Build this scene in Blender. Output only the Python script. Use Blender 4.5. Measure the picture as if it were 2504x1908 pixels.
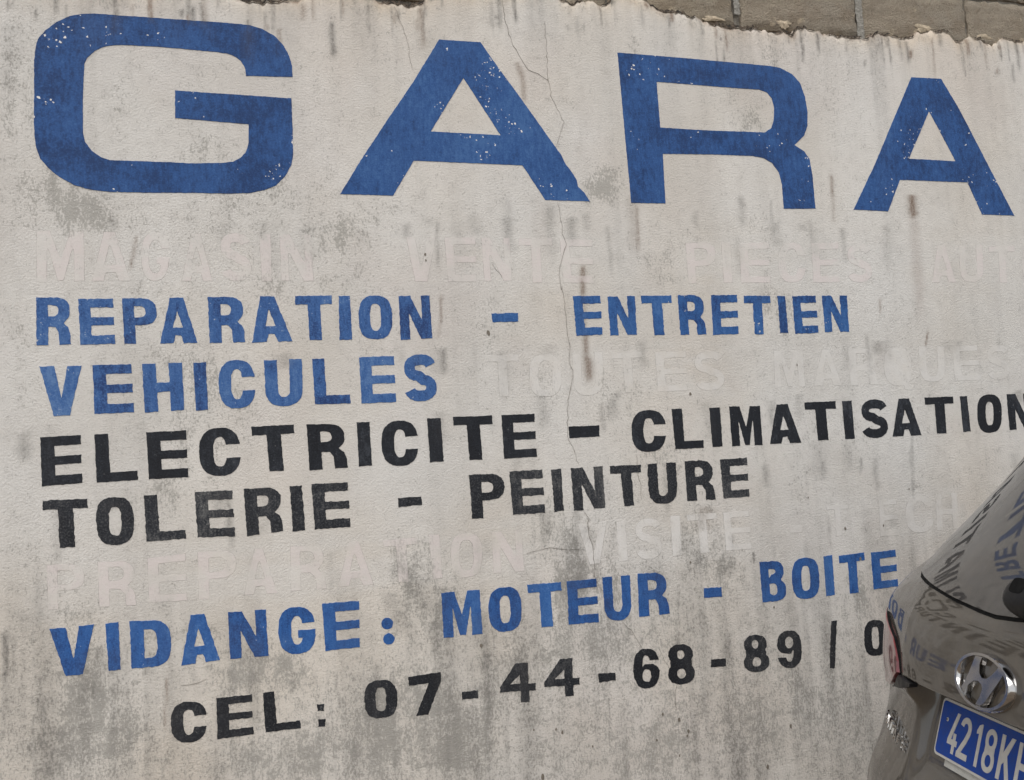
import bpy, bmesh, math, random
import numpy as np
from mathutils import Vector, Matrix
from mathutils.geometry import delaunay_2d_cdt

for o in list(bpy.data.objects):
    bpy.data.objects.remove(o)
SC = bpy.context.scene
COL = SC.collection

# ------------------------------------------------------------------ camera
CAM_POS = (0.0, -3.05, 1.47)
RIGHT = Vector((0.9568599, -0.2843635, -0.0596366))
DOWN = Vector((-0.03057907, 0.10555336, -0.99394336))
FWD = Vector((0.28893606, 0.95288818, 0.09230421))
cd = bpy.data.cameras.new('camera')
cd.sensor_fit = 'HORIZONTAL'
cd.sensor_width = 36.0
cd.lens = 36.0 * 2400.0 / 2504.0
cd.clip_start = 0.05
cd.clip_end = 2000.0
cam = bpy.data.objects.new('camera', cd)
COL.objects.link(cam)
m4 = Matrix.Identity(4)
for i in range(3):
    m4[i][0] = RIGHT[i]; m4[i][1] = -DOWN[i]; m4[i][2] = -FWD[i]; m4[i][3] = CAM_POS[i]
cam.matrix_world = m4
SC.camera = cam

# ------------------------------------------------------------------ sky, sun, exposure
SUN_EL, SUN_AZ = 58.0, 205.0          # degrees; azimuth clockwise from +Y
world = bpy.data.worlds.new('World')
SC.world = world
world.use_nodes = True
wn = world.node_tree
wn.nodes.clear()
sky = wn.nodes.new('ShaderNodeTexSky')
sky.sky_type = 'NISHITA'
sky.sun_disc = False
sky.sun_elevation = math.radians(SUN_EL)
sky.sun_rotation = math.radians(SUN_AZ)
sky.dust_density = 2.0
hs = wn.nodes.new('ShaderNodeHueSaturation')     # a veil of cloud: the sky is nearly white
hs.inputs['Saturation'].default_value = 0.22
bg = wn.nodes.new('ShaderNodeBackground')
bg.inputs['Strength'].default_value = 0.12
wo = wn.nodes.new('ShaderNodeOutputWorld')
wn.links.new(sky.outputs[0], hs.inputs['Color'])
wn.links.new(hs.outputs[0], bg.inputs['Color'])
wn.links.new(bg.outputs[0], wo.inputs['Surface'])

sl = bpy.data.lights.new('sun', 'SUN')
sl.energy = 0.9
sl.angle = math.radians(40)
sl.color = (1.0, 0.97, 0.94)
sun = bpy.data.objects.new('sun', sl)
COL.objects.link(sun)
az, el = math.radians(SUN_AZ), math.radians(SUN_EL)
to_sun = Vector((math.sin(az) * math.cos(el), math.cos(az) * math.cos(el), math.sin(el)))
sun.rotation_euler = to_sun.to_track_quat('Z', 'Y').to_euler()
sun.location = (0, -6, 8)

SC.view_settings.view_transform = 'Standard'
SC.view_settings.look = 'None'
SC.view_settings.gamma = 1.0
SC.view_settings.use_curve_mapping = False
SC.view_settings.exposure = 0.68
SC.render.engine = 'CYCLES'

# ------------------------------------------------------------------ measured tables (wall millimetres / metres)
LETTERS = [
 ('b1', [('R',[-486,2077,-394,2077,-395,1938,-487,1937]),('E',[-375,2072,-280,2073,-276,1938,-371,1936]),('P',[-256,2074,-161,2074,-156,1936,-252,1937]),('A',[-156,2074,-51,2077,-47,1937,-154,1936]),('R',[-15,2077,92,2078,91,1937,-13,1936]),('A',[102,2078,218,2079,232,1937,110,1935]),('T',[243,2080,356,2080,358,1940,245,1939]),('I',[377,2079,413,2080,414,1939,374,1938]),('O',[438,2080,545,2081,542,1939,435,1939]),('N',[566,2078,668,2080,670,1939,567,1936])]),
 ('b2', [('V',[-481,1877,-368,1876,-368,1733,-478,1732]),('E',[-340,1877,-234,1878,-229,1735,-337,1734]),('H',[-205,1878,-93,1879,-90,1737,-201,1733]),('I',[-62,1878,-25,1879,-23,1735,-58,1734]),('C',[8,1883,115,1885,116,1736,9,1735]),('U',[143,1881,257,1883,256,1739,143,1737]),('L',[287,1882,396,1884,400,1739,291,1740]),('E',[432,1884,543,1886,543,1738,433,1738]),('S',[573,1889,677,1891,676,1738,569,1737])]),
 ('b3', [('-',[870,2019,963,2021,962,1990,872,1989]),('E',[1157,2076,1257,2077,1257,1943,1161,1940]),('N',[1282,2074,1385,2076,1382,1940,1283,1940]),('T',[1406,2076,1522,2078,1522,1940,1409,1938]),('R',[1546,2078,1647,2078,1646,1938,1544,1938]),('E',[1674,2078,1777,2079,1771,1938,1670,1935]),('T',[1802,2076,1910,2074,1906,1936,1799,1935]),('I',[1938,2074,1971,2074,1970,1939,1937,1939]),('E',[1998,2073,2097,2075,2096,1938,1998,1935]),('N',[2122,2075,2229,2075,2225,1939,2122,1939])]),
 ('k1', [('E',[-481,1674,-374,1676,-372,1538,-479,1534]),('L',[-339,1676,-229,1677,-223,1538,-335,1536]),('E',[-198,1676,-87,1677,-84,1538,-194,1538]),('C',[-53,1681,66,1682,67,1536,-53,1537]),('T',[99,1680,225,1682,231,1542,107,1543]),('R',[262,1680,379,1679,384,1541,266,1539]),('I',[415,1681,456,1681,458,1544,416,1543]),('C',[490,1681,608,1681,606,1537,489,1537]),('I',[638,1684,683,1684,686,1545,640,1544])]),
 ('k1', [('T',[722,1686,852,1685,855,1543,727,1545]),('E',[883,1686,997,1686,997,1544,884,1543]),('-',[1113,1638,1222,1638,1220,1600,1112,1599]),('C',[1339,1683,1468,1683,1461,1541,1333,1540]),('L',[1490,1683,1603,1683,1602,1544,1493,1544]),('I',[1633,1682,1675,1682,1674,1545,1634,1545]),('M',[1710,1684,1832,1682,1830,1543,1710,1544])]),
 ('k1', [('A',[1858,1684,1982,1685,1986,1544,1858,1545]),('T',[2010,1688,2140,1688,2139,1549,2011,1550]),('I',[2166,1687,2208,1688,2207,1548,2166,1548]),('S',[2247,1689,2360,1689,2350,1546,2237,1547]),('A',[2370,1687,2495,1688,2496,1549,2368,1548]),('T',[2524,1688,2654,1689,2650,1550,2522,1551]),('I',[2683,1688,2718,1688,2718,1553,2683,1552]),('O',[2761,1690,2878,1691,2863,1544,2750,1544]),('N',[2901,1689,3014,1689,3010,1553,2898,1550])]),
 ('k2', [('T',[-478,1495,-360,1493,-355,1358,-474,1358]),('O',[-341,1495,-237,1492,-236,1355,-337,1356]),('L',[-210,1494,-100,1493,-95,1359,-205,1359]),('E',[-69,1495,39,1493,43,1356,-64,1360]),('R',[71,1495,181,1495,182,1361,75,1354]),('I',[205,1496,242,1496,247,1359,209,1359]),('E',[270,1498,380,1498,383,1360,274,1360]),('-',[533,1439,608,1440,608,1412,534,1411])]),
 ('k2', [('P',[764,1499,882,1498,880,1355,767,1358]),('E',[899,1502,1012,1502,1013,1361,902,1361]),('I',[1042,1501,1078,1501,1078,1363,1044,1362]),('N',[1110,1501,1224,1502,1224,1363,1112,1361]),('T',[1248,1501,1362,1500,1364,1363,1254,1365]),('U',[1386,1501,1491,1501,1490,1364,1381,1363]),('R',[1524,1504,1632,1502,1632,1365,1523,1367]),('E',[1659,1502,1765,1504,1762,1367,1660,1367])]),
 ('b4', [('V',[-465,1137,-349,1138,-344,1003,-461,1002]),('I',[-321,1138,-284,1139,-281,1004,-314,1004]),('D',[-256,1138,-145,1133,-144,1002,-253,1004]),('A',[-123,1140,-18,1140,-12,1003,-120,998]),('N',[14,1138,123,1136,126,1000,16,1001]),('G',[155,1136,264,1134,267,996,157,996]),('E',[287,1137,399,1136,395,997,291,996]),('.',[463,1079,500,1076,499,1040,462,1043]),('.',[466,1030,503,1029,502,993,465,996])]),
 ('b4', [('M',[655,1136,780,1136,781,997,654,997]),('O',[805,1136,915,1137,913,995,803,998]),('T',[937,1137,1052,1136,1054,996,939,1000]),('E',[1071,1136,1176,1137,1174,996,1069,998]),('U',[1196,1139,1295,1138,1291,994,1195,994]),('R',[1321,1140,1426,1137,1429,999,1316,998]),('-',[1560,1072,1627,1069,1626,1036,1558,1038]),('B',[1779,1142,1877,1140,1875,1002,1778,1003]),('O',[1904,1143,2014,1142,2008,998,1897,1001]),('I',[2034,1141,2071,1144,2068,1002,2031,1001]),('T',[2096,1138,2203,1142,2200,1002,2094,1002]),('E',[2230,1139,2335,1142,2334,1010,2227,1008])]),
 ('k3', [('C',[-153,898,-52,894,-53,779,-151,781]),('E',[-26,897,75,896,76,780,-26,780]),('L',[105,896,202,897,211,781,108,781]),('-',[259,845,282,843,281,822,260,823]),('-',[261,800,284,799,283,776,261,778]),('0',[401,895,502,892,502,778,400,780]),('7',[537,896,641,896,637,771,544,773])]),
 ('k3', [('-',[704,829,757,828,756,802,703,804]),('4',[826,902,950,892,943,770,826,777]),('4',[976,900,1099,890,1092,772,973,777]),('-',[1160,833,1220,830,1219,804,1159,805]),('6',[1285,897,1380,893,1376,765,1280,767]),('8',[1408,899,1507,894,1503,763,1404,766]),('-',[1566,834,1622,832,1621,805,1564,808]),('8',[1691,901,1786,898,1787,772,1687,774]),('9',[1821,902,1920,899,1913,771,1816,774]),('-',[2042,916,2067,915,2041,753,2019,754]),('0',[2174,903,2267,902,2260,776,2167,777])]),
 ('g1', [('M',[-484,2274,-354,2275,-354,2122,-486,2119]),('A',[-337,2274,-235,2275,-228,2123,-340,2122]),('G',[-201,2276,-112,2277,-124,2123,-203,2123]),('A',[-87,2272,3,2273,4,2123,-91,2123]),('S',[25,2277,120,2278,118,2123,23,2123]),('I',[140,2275,180,2276,178,2123,144,2123]),('N',[202,2276,302,2275,305,2123,202,2125])]),
 ('g1', [('V',[598,2272,701,2272,703,2122,582,2122]),('E',[724,2272,833,2276,829,2122,729,2122]),('N',[848,2274,950,2274,950,2125,851,2124]),('T',[977,2273,1099,2276,1096,2120,976,2118]),('E',[1122,2274,1244,2272,1240,2118,1125,2119])]),
 ('g1', [('P',[1588,2266,1710,2271,1703,2120,1589,2117]),('I',[1729,2268,1771,2271,1766,2120,1727,2119]),('E',[1799,2266,1927,2273,1919,2120,1795,2119]),('C',[1957,2271,2075,2275,2066,2121,1945,2120]),('E',[2096,2270,2216,2275,2207,2122,2090,2121]),('S',[2248,2269,2360,2274,2347,2122,2234,2120]),('A',[2611,2268,2728,2272,2724,2121,2608,2121]),('U',[2750,2273,2866,2274,2854,2124,2739,2121]),('T',[2890,2268,3018,2273,3009,2121,2880,2121]),('O',[3049,2276,3163,2281,3149,2124,3032,2121])]),
 ('g2', [('T',[838,1883,956,1885,957,1742,838,1743]),('O',[988,1883,1104,1884,1099,1738,982,1738]),('U',[1140,1883,1254,1888,1248,1739,1136,1735]),('T',[1280,1884,1398,1887,1398,1741,1280,1742]),('E',[1441,1882,1563,1884,1557,1742,1442,1741]),('S',[1589,1881,1706,1884,1702,1740,1584,1739])]),
 ('g2', [('M',[1902,1878,2025,1879,2023,1741,1895,1740]),('A',[2067,1878,2167,1879,2178,1742,2053,1743]),('R',[2209,1878,2330,1881,2330,1740,2206,1740]),('Q',[2363,1881,2490,1881,2476,1727,2353,1739]),('U',[2517,1883,2638,1881,2628,1743,2511,1743]),('E',[2669,1882,2789,1881,2794,1744,2667,1744]),('S',[2831,1881,2940,1883,2929,1743,2817,1743])]),
 ('g1', [('P',[-471,1316,-370,1313,-370,1183,-470,1187]),('R',[-339,1314,-235,1311,-233,1178,-337,1182]),('E',[-206,1314,-97,1320,-95,1179,-204,1183]),('P',[-67,1320,46,1323,41,1175,-68,1179]),('A',[68,1318,147,1318,161,1178,58,1180]),('R',[198,1317,302,1315,305,1178,195,1180]),('A',[343,1318,438,1317,449,1177,334,1181]),('T',[477,1314,593,1317,595,1176,480,1179])]),
 ('g1', [('I',[621,1321,661,1321,663,1179,628,1178]),('O',[691,1319,800,1315,792,1174,687,1176]),('N',[825,1316,931,1316,933,1177,826,1180])]),
 ('g3', [('V',[1119,1318,1228,1322,1227,1183,1119,1180]),('I',[1256,1317,1293,1321,1294,1183,1256,1182]),('S',[1324,1322,1425,1321,1417,1181,1319,1181]),('I',[1453,1323,1494,1323,1490,1185,1452,1184]),('T',[1515,1323,1631,1323,1633,1185,1514,1186]),('E',[1652,1322,1756,1323,1756,1186,1653,1187])]),
 ('g2', [('-',[1907,1261,1962,1259,1961,1228,1906,1229]),('T',[2060,1321,2157,1319,2156,1204,2057,1205]),('E',[2279,1325,2360,1326,2359,1189,2274,1189]),('C',[2395,1332,2524,1330,2515,1190,2384,1193]),('H',[2529,1329,2628,1330,2624,1194,2520,1193])]),
]
BIG = [('G',[[(264,2781),(263,2816),(256,2849),(241,2882),(212,2914),(176,2933),(136,2943),(56,2945),(-76,2944),(-162,2944),(-246,2943),(-313,2943),(-346,2939),(-383,2929),(-420,2907),(-452,2877),(-471,2850),(-478,2820),(-482,2779),(-483,2698),(-485,2608),(-484,2554),(-480,2519),(-470,2488),(-446,2457),(-419,2434),(-379,2411),(-339,2399),(-286,2393),(-175,2394),(-48,2397),(60,2397),(118,2401),(163,2411),(199,2428),(229,2458),(249,2496),(256,2530),(257,2597),(257,2665),(257,2712),(-91,2717),(-93,2629),(123,2620),(121,2563),(113,2534),(95,2512),(73,2500),(42,2495),(-45,2490),(-130,2491),(-214,2491),(-280,2491),(-305,2500),(-329,2518),(-347,2544),(-352,2569),(-351,2660),(-348,2729),(-344,2784),(-336,2803),(-315,2825),(-290,2840),(-256,2848),(-215,2850),(-121,2851),(-35,2849),(31,2847),(66,2844),(88,2837),(105,2824),(118,2803),(121,2776)]]),('A',[[(745,2942),(888,2943),(926,2886),(1027,2742),(1148,2566),(1164,2531),(1178,2514),(1200,2478),(1203,2455),(1225,2433),(1244,2403),(1081,2404),(1009,2521),(639,2523),(565,2405),(395,2405),(465,2517),(537,2625),(653,2794)],[(821,2813),(938,2623),(701,2625)]]),('R',[[(1384,2942),(1669,2940),(1987,2935),(2035,2930),(2083,2909),(2113,2877),(2129,2825),(2134,2766),(2128,2713),(2110,2675),(2065,2637),(2104,2615),(2124,2586),(2130,2527),(2130,2398),(1996,2395),(1997,2486),(1989,2530),(1964,2565),(1929,2582),(1889,2588),(1716,2587),(1530,2582),(1526,2403),(1395,2402),(1393,2523),(1388,2740)],[(1527,2844),(1738,2841),(1937,2840),(1969,2831),(1987,2810),(1993,2773),(1987,2728),(1974,2698),(1946,2680),(1882,2679),(1724,2677),(1528,2678)]]),('A',[[(2611,2931),(2750,2934),(2819,2818),(2916,2624),(3032,2391),(2877,2393),(2823,2519),(2512,2519),(2444,2395),(2292,2398),(2404,2574),(2513,2762)],[(2677,2797),(2777,2603),(2563,2605)]])]
EDGE = [(-570,3012),(5,3052),(127,3030),(177,3025),(240,3034),(279,3042),(332,3075),(516,3085),(555,3058),(603,3066),(650,3055),(706,3081),(764,3122),(1156,3150),(1199,3117),(1229,3117),(1275,3127),(1306,3124),(1343,3112),(1376,3140),(1394,3165),(1495,3157),(1518,3147),(1541,3131),(1580,3114),(1653,3120),(1684,3103),(1716,3099),(1781,3081),(1906,3079),(2000,3079),(2035,3081),(2103,3071),(2124,3101),(2210,3087),(2346,3077),(2438,3089),(2485,3109),(2576,3088),(2675,3124),(2772,3135),(2822,3127),(2866,3091),(2920,3126),(2969,3121),(3025,3091),(3068,3129),(3178,3123)]
CRACKS = [(2.6,[(971,3109),(979,3020),(989,2979),(1002,2938),(1026,2898),(1047,2858),(1086,2845),(1120,2823)]),(2.2,[(1120,3032),(1121,2884),(1120,2823),(1129,2758),(1167,2681),(1147,2628),(1131,2586)]),(3.0,[(1123,2397),(1128,2390),(1132,2328),(1132,2334),(1137,2288),(1147,2253),(1135,2222),(1116,2176),(1113,2135),(1118,2095),(1121,2108),(1122,2084),(1127,2051),(1126,1985),(1130,1946),(1134,1906),(1128,1861),(1142,1814),(1128,1756),(1114,1711),(1110,1653),(1110,1636),(1109,1591),(1127,1558),(1138,1513)]),(3.4,[(1148,1357),(1162,1333),(1155,1285),(1169,1242),(1170,1175),(1168,1145),(1179,1115),(1197,1092)]),(2.4,[(1258,988),(1283,960),(1294,941),(1312,914),(1322,894)]),(3.2,[(1378,889),(1388,867),(1399,847),(1409,821)]),(2.0,[(1433,768),(1426,732),(1423,681)]),(1.6,[(599,3046),(614,3011),(627,2972),(637,2927),(642,2881),(650,2831)]),(2.0,[(943,1236),(974,1243),(1020,1249),(1065,1241),(1142,1233)]),(1.8,[(883,2185),(897,2165),(914,2140)]),(1.4,[(-123,944),(-91,943),(-48,953)]),(1.8,[(1346,1535),(1353,1443),(1356,1387)])]
HOLES = [(1565,1733,6),(1992,1350,4),(2132,1232,6),(2184,1121,7),(856,1955,9),(660,2213,5),(661,2194,4),(2292,1231,5),(2417,1355,4),(1994,1822,4),(1375,678,6),(1432,653,8),(1463,613,7),(1458,599,5),(1847,580,8),(1347,599,5),(949,538,10),(1745,460,8),(1024,666,6),(1003,677,5),(1123,608,4),(1821,983,5),(774,963,7),(1517,1162,5),(929,685,4),(1424,539,4)]
PATCHES = [(-0.404,2.353,0.106,0.074,1.0,0),(-0.436,2.425,0.077,0.049,0.55,20),(-0.214,2.308,0.198,0.05,0.5,0),(0.057,2.39,0.073,0.052,0.35,0),(0.216,2.381,0.1,0.078,0.55,0),(0.454,2.314,0.171,0.04,0.65,25),(0.387,2.254,0.143,0.072,0.5,10),(1.288,2.459,0.091,0.043,0.5,30),(1.451,2.196,0.109,0.101,0.4,0),(-0.252,2.671,0.034,0.14,0.4,-10),(-0.07,2.514,0.132,0.032,0.4,15),(-0.045,2.579,0.072,0.078,0.2,0),(1.89,2.721,0.041,0.062,0.75,-30),(1.824,2.818,0.025,0.093,0.35,0),(-0.53,2.717,0.049,0.149,0.45,0),(-0.547,2.629,0.065,0.074,0.4,40),(-0.257,2.975,0.07,0.029,0.5,0),(-0.316,2.883,0.069,0.051,0.2,0),(-0.008,1.824,0.071,0.074,0.55,0),(-0.099,1.875,0.093,0.049,0.4,0),(-0.036,1.666,0.129,0.085,0.6,0),(0.036,1.724,0.071,0.111,0.45,0),(-0.132,1.514,0.103,0.072,0.4,0),(-0.2,1.47,0.079,0.071,0.3,0),(1.941,2.02,0.076,0.134,0.6,0),(2.038,2.065,0.103,0.09,0.3,0),(1.303,2.452,0.076,0.051,0.5,-20),(1.63,2.27,0.064,0.059,0.5,0),(1.861,2.318,0.117,0.09,0.4,0),(1.503,2.269,0.047,0.102,0.45,0),(0.331,2.11,0.076,0.039,0.45,0),(0.121,2.122,0.073,0.051,0.45,0),(0.194,2.11,0.049,0.032,0.45,0),(0.865,1.974,0.056,0.081,0.3,0),(1.035,1.767,0.086,0.081,0.4,0),(1.298,1.787,0.09,0.083,0.4,0),(1.277,1.705,0.089,0.083,0.3,0),(1.444,1.532,0.107,0.055,0.35,0),(0.105,0.96,0.142,0.065,0.75,0),(-0.395,0.948,0.117,0.168,0.75,0),(-0.291,0.823,0.097,0.078,0.5,0),(0.573,1.169,0.077,0.15,0.8,15),(0.653,1.074,0.052,0.075,0.5,0),(0.573,1.295,0.078,0.063,0.4,0),(1.128,1.253,0.072,0.119,0.7,10),(1.005,1.315,0.07,0.079,0.5,0),(1.075,1.112,0.056,0.091,0.6,0),(1.204,1.114,0.16,0.079,0.5,0),(1.54,1.222,0.092,0.082,0.45,0),(1.641,1.131,0.094,0.082,0.55,0),(1.608,1.286,0.062,0.083,0.4,0),(0.724,0.717,0.335,0.136,0.55,0),(0.537,0.838,0.153,0.073,0.4,0),(1.006,0.911,0.225,0.103,0.4,0),(1.22,0.941,0.204,0.079,0.45,0),(1.488,0.607,0.464,0.131,0.45,0),(1.886,0.707,0.228,0.165,0.45,0),(2.052,0.563,0.099,0.138,0.5,0),(2.127,0.962,0.101,0.128,0.35,0),(2.184,1.015,0.068,0.086,0.45,0),(0.166,0.706,0.363,0.07,0.45,0),(-0.109,1.076,0.125,0.035,0.3,0),(-0.484,1.317,0.063,0.068,0.35,0),(-0.391,1.196,0.064,0.057,0.4,0),(2.614,1.367,0.185,0.06,0.25,0),(2.775,3.157,0.403,0.051,0.0,0),(1.972,1.404,0.066,0.13,0.35,0),(2.073,1.574,0.102,0.103,0.3,0),(2.223,1.538,0.087,0.089,0.25,0),(2.509,1.555,0.073,0.091,0.25,0),(0.642,0.642,0.077,0.049,0.5,0),(-0.517,1.991,0.075,0.059,0.35,0),(-0.509,1.803,0.053,0.07,0.2,0),(2.914,3.016,0.121,0.102,0.2,0),(1.991,2.984,0.043,0.071,0.55,0),(1.456,2.96,0.024,0.053,0.6,0),(1.426,2.471,0.094,0.088,0.4,0)]
DRIPS = [(0,1.013,2.878,1.031,2.814,0.0095,0.6),(0,1.029,2.828,1.032,2.735,0.008,0.55),(0,2.564,2.461,2.556,2.362,0.014,0.95),(2,2.561,2.378,2.539,1.969,0.0186,0.55),(0,1.202,2.18,1.194,2.061,0.0074,0.85),(0,1.2,2.061,1.189,1.949,0.0066,0.35),(0,1.193,1.949,1.191,1.859,0.0088,0.75),(0,1.192,1.873,1.194,1.779,0.0117,0.85),(0,2.209,2.526,2.207,2.433,0.0053,0.7),(0,2.208,2.448,2.204,2.34,0.0062,0.35),(0,0.706,2.076,0.698,1.976,0.0041,0.6),(0,0.698,1.989,0.686,1.936,0.0054,0.3),(0,-0.211,2.26,-0.232,2.149,0.004,0.55),(1,-0.199,2.252,-0.202,2.231,0.0023,0.8),(0,1.414,2.39,1.41,2.224,0.0062,0.55),(1,0.947,2.4,0.947,2.275,0.01,0.3),(1,1.098,2.39,1.092,2.193,0.0161,0.4),(1,1.639,2.381,1.636,2.315,0.0096,0.35),(1,1.826,2.438,1.82,2.318,0.0116,0.4),(1,1.946,2.426,1.943,2.305,0.0059,0.4),(0,1.4,2.426,1.401,2.224,0.017,0.2),(2,1.063,2.417,1.063,2.193,0.0219,0.22),(2,0.466,2.294,0.445,2.11,0.0393,0.18),(2,-0.384,2.231,-0.253,2.11,0.0332,0.15),(1,-0.576,1.137,-0.577,0.991,0.0071,1.0),(1,-0.574,1.035,-0.58,0.86,0.0081,0.55),(1,-0.555,1.122,-0.56,1.033,0.0041,0.35),(1,-0.484,1.003,-0.506,0.911,0.0021,0.9),(1,-0.506,0.911,-0.526,0.777,0.0021,0.75),(0,-0.16,0.966,-0.167,0.819,0.0028,0.6),(1,0.317,0.93,0.33,0.806,0.003,0.75),(1,0.196,0.95,0.189,0.879,0.0053,0.4),(1,-0.249,0.976,-0.243,0.93,0.0043,0.4),(1,-0.357,0.977,-0.355,0.921,0.0053,0.4),(1,0.355,1.225,0.382,0.978,0.0372,0.25),(1,0.557,1.233,0.625,1.051,0.0387,0.45),(1,0.502,1.15,0.546,1.009,0.0318,0.4),(1,1.132,1.306,1.086,1.059,0.0394,0.5),(1,1.008,1.367,1.008,1.262,0.014,0.45),(1,1.121,1.36,1.12,1.307,0.0114,0.45),(1,1.37,1.181,1.401,1.003,0.0448,0.35),(1,1.547,1.208,1.555,1.125,0.0307,0.3),(1,1.653,1.186,1.653,1.089,0.0234,0.4),(1,0.784,1.061,0.787,0.884,0.0267,0.35),(1,0.983,1.621,0.974,1.383,0.014,0.15),(1,1.027,1.754,1.022,1.62,0.0185,0.35),(1,1.288,1.746,1.273,1.65,0.0178,0.45),(1,0.929,1.544,0.922,1.491,0.0139,0.3),(1,2.07,1.545,2.038,1.401,0.0338,0.3),(1,2.18,1.54,2.18,1.422,0.0258,0.3),(1,2.454,1.55,2.424,1.259,0.0054,0.5),(1,2.226,1.478,2.218,1.42,0.0043,0.6),(1,2.21,1.822,2.198,1.658,0.0209,0.15),(1,1.682,1.239,1.679,1.17,0.0031,0.8),(1,1.76,1.177,1.76,1.138,0.0032,1.0),(1,1.846,1.199,1.843,1.143,0.0032,0.5),(1,1.969,1.204,1.962,1.105,0.0066,0.4),(1,1.911,0.954,1.911,0.871,0.004,0.4),(1,2.0,0.974,1.998,0.904,0.0041,0.4),(1,2.025,0.944,2.018,0.776,0.0132,0.3),(1,0.779,0.973,0.772,0.911,0.004,0.55),(1,1.247,1.298,1.245,1.231,0.0058,0.4),(0,1.582,1.343,1.582,1.26,0.0232,0.3),(0,2.369,2.063,2.366,2.002,0.0045,0.5),(0,2.569,1.938,2.551,1.876,0.0028,0.9),(1,1.875,2.11,1.875,2.021,0.0166,0.3),(1,2.115,2.323,2.111,2.201,0.0173,0.25),(1,2.436,2.344,2.421,2.172,0.0164,0.3),(2,2.35,1.895,2.362,1.758,0.0268,0.2),(2,0.947,1.946,0.956,1.756,0.0282,0.18),(2,1.731,1.79,1.741,1.717,0.0241,0.2),(1,-0.527,1.197,-0.528,1.119,0.0155,0.3),(1,-0.34,1.066,-0.407,0.882,0.0485,0.35),(1,-0.438,0.864,-0.43,0.731,0.0525,0.35),(1,0.017,1.111,0.059,0.988,0.0347,0.3),(1,-0.539,2.89,-0.552,2.641,0.0219,0.3),(1,-0.394,2.966,-0.389,2.902,0.0028,0.5),(1,0.182,3.002,0.186,2.935,0.0031,0.5),(1,0.7,2.976,0.721,2.851,0.0278,0.2),(1,1.24,3.063,1.244,2.989,0.0092,0.4)]

# ------------------------------------------------------------------ helpers: noise, nodes, meshes
RNG = np.random.RandomState(7)
_T = RNG.rand(256, 256)
def vnoise(x, z, seed=0):
    x = np.asarray(x, float) + seed * 17.31; z = np.asarray(z, float) + seed * 5.77
    xi = np.floor(x).astype(int); zi = np.floor(z).astype(int)
    fx = x - xi; fz = z - zi
    fx = fx * fx * (3 - 2 * fx); fz = fz * fz * (3 - 2 * fz)
    g = lambda a, b: _T[a % 256, b % 256]
    return (g(xi, zi) * (1 - fx) + g(xi + 1, zi) * fx) * (1 - fz) + (g(xi, zi + 1) * (1 - fx) + g(xi + 1, zi + 1) * fx) * fz
def fbm(x, z, seed=0, octs=4):
    v = 0; a = .5; t = 0
    for i in range(octs):
        v = v + a * vnoise(x * 2 ** i, z * 2 ** i, seed + i * 3); t += a; a *= .5
    return v / t
def sstep(a, b, x):
    t = np.clip((x - a) / (b - a), 0, 1)
    return t * t * (3 - 2 * t)

class NG:
    def __init__(s, nt): s.nt = nt
    def lk(s, sock, val):
        if isinstance(val, bpy.types.NodeSocket): s.nt.links.new(val, sock)
        elif isinstance(val, (tuple, list)) and len(val) == 3 and sock.type == 'RGBA': sock.default_value = (*val, 1)
        else: sock.default_value = val
    def node(s, typ, props=None, **ins):
        n = s.nt.nodes.new(typ)
        for k, v in (props or {}).items(): setattr(n, k, v)
        for k, v in ins.items(): s.lk(n.inputs[k.replace('_', ' ')], v)
        return n
    def m(s, op, a, b=0.0, c=0.0):
        n = s.nt.nodes.new('ShaderNodeMath'); n.operation = op
        s.lk(n.inputs[0], a); s.lk(n.inputs[1], b); s.lk(n.inputs[2], c)
        return n.outputs[0]
    def add(s, a, b): return s.m('ADD', a, b)
    def mul(s, a, b): return s.m('MULTIPLY', a, b)
    def mr(s, v, a, b, c=0.0, d=1.0):
        n = s.nt.nodes.new('ShaderNodeMapRange'); n.interpolation_type = 'SMOOTHSTEP'
        for i, x in enumerate((v, a, b, c, d)): s.lk(n.inputs[i], x)
        return n.outputs[0]
    def mix(s, f, a, b, blend='MIX'):
        n = s.nt.nodes.new('ShaderNodeMix'); n.data_type = 'RGBA'; n.blend_type = blend
        s.lk(n.inputs[0], f); s.lk(n.inputs[6], a); s.lk(n.inputs[7], b)
        return n.outputs[2]
    def noise(s, vec, scale, detail=3.0, rough=.55):
        n = s.node('ShaderNodeTexNoise', None, Scale=scale, Detail=detail, Roughness=rough)
        s.nt.links.new(vec, n.inputs['Vector']); return n.outputs[0]
    def coord(s): return s.nt.nodes.new('ShaderNodeTexCoord').outputs['Object']
    def scaled(s, vec, sc):
        n = s.nt.nodes.new('ShaderNodeMapping'); s.nt.links.new(vec, n.inputs[0]); n.inputs['Scale'].default_value = sc
        return n.outputs[0]
    def attr(s, name):
        n = s.nt.nodes.new('ShaderNodeAttribute'); n.attribute_name = name
        sp = s.nt.nodes.new('ShaderNodeSeparateColor'); s.nt.links.new(n.outputs['Color'], sp.inputs[0])
        return sp.outputs
    def bump(s, h, strength, dist):
        n = s.node('ShaderNodeBump', None, Strength=strength, Distance=dist, Height=h); return n.outputs[0]
    def out(s, **ins):
        p = s.node('ShaderNodeBsdfPrincipled')
        for k, v in ins.items(): s.lk(p.inputs[k.replace('_', ' ')], v)
        o = s.nt.nodes.new('ShaderNodeOutputMaterial'); s.nt.links.new(p.outputs[0], o.inputs[0]); return p

def new_mat(name):
    m = bpy.data.materials.new(name); m.use_nodes = True; m.node_tree.nodes.clear()
    return m, NG(m.node_tree)

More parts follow.
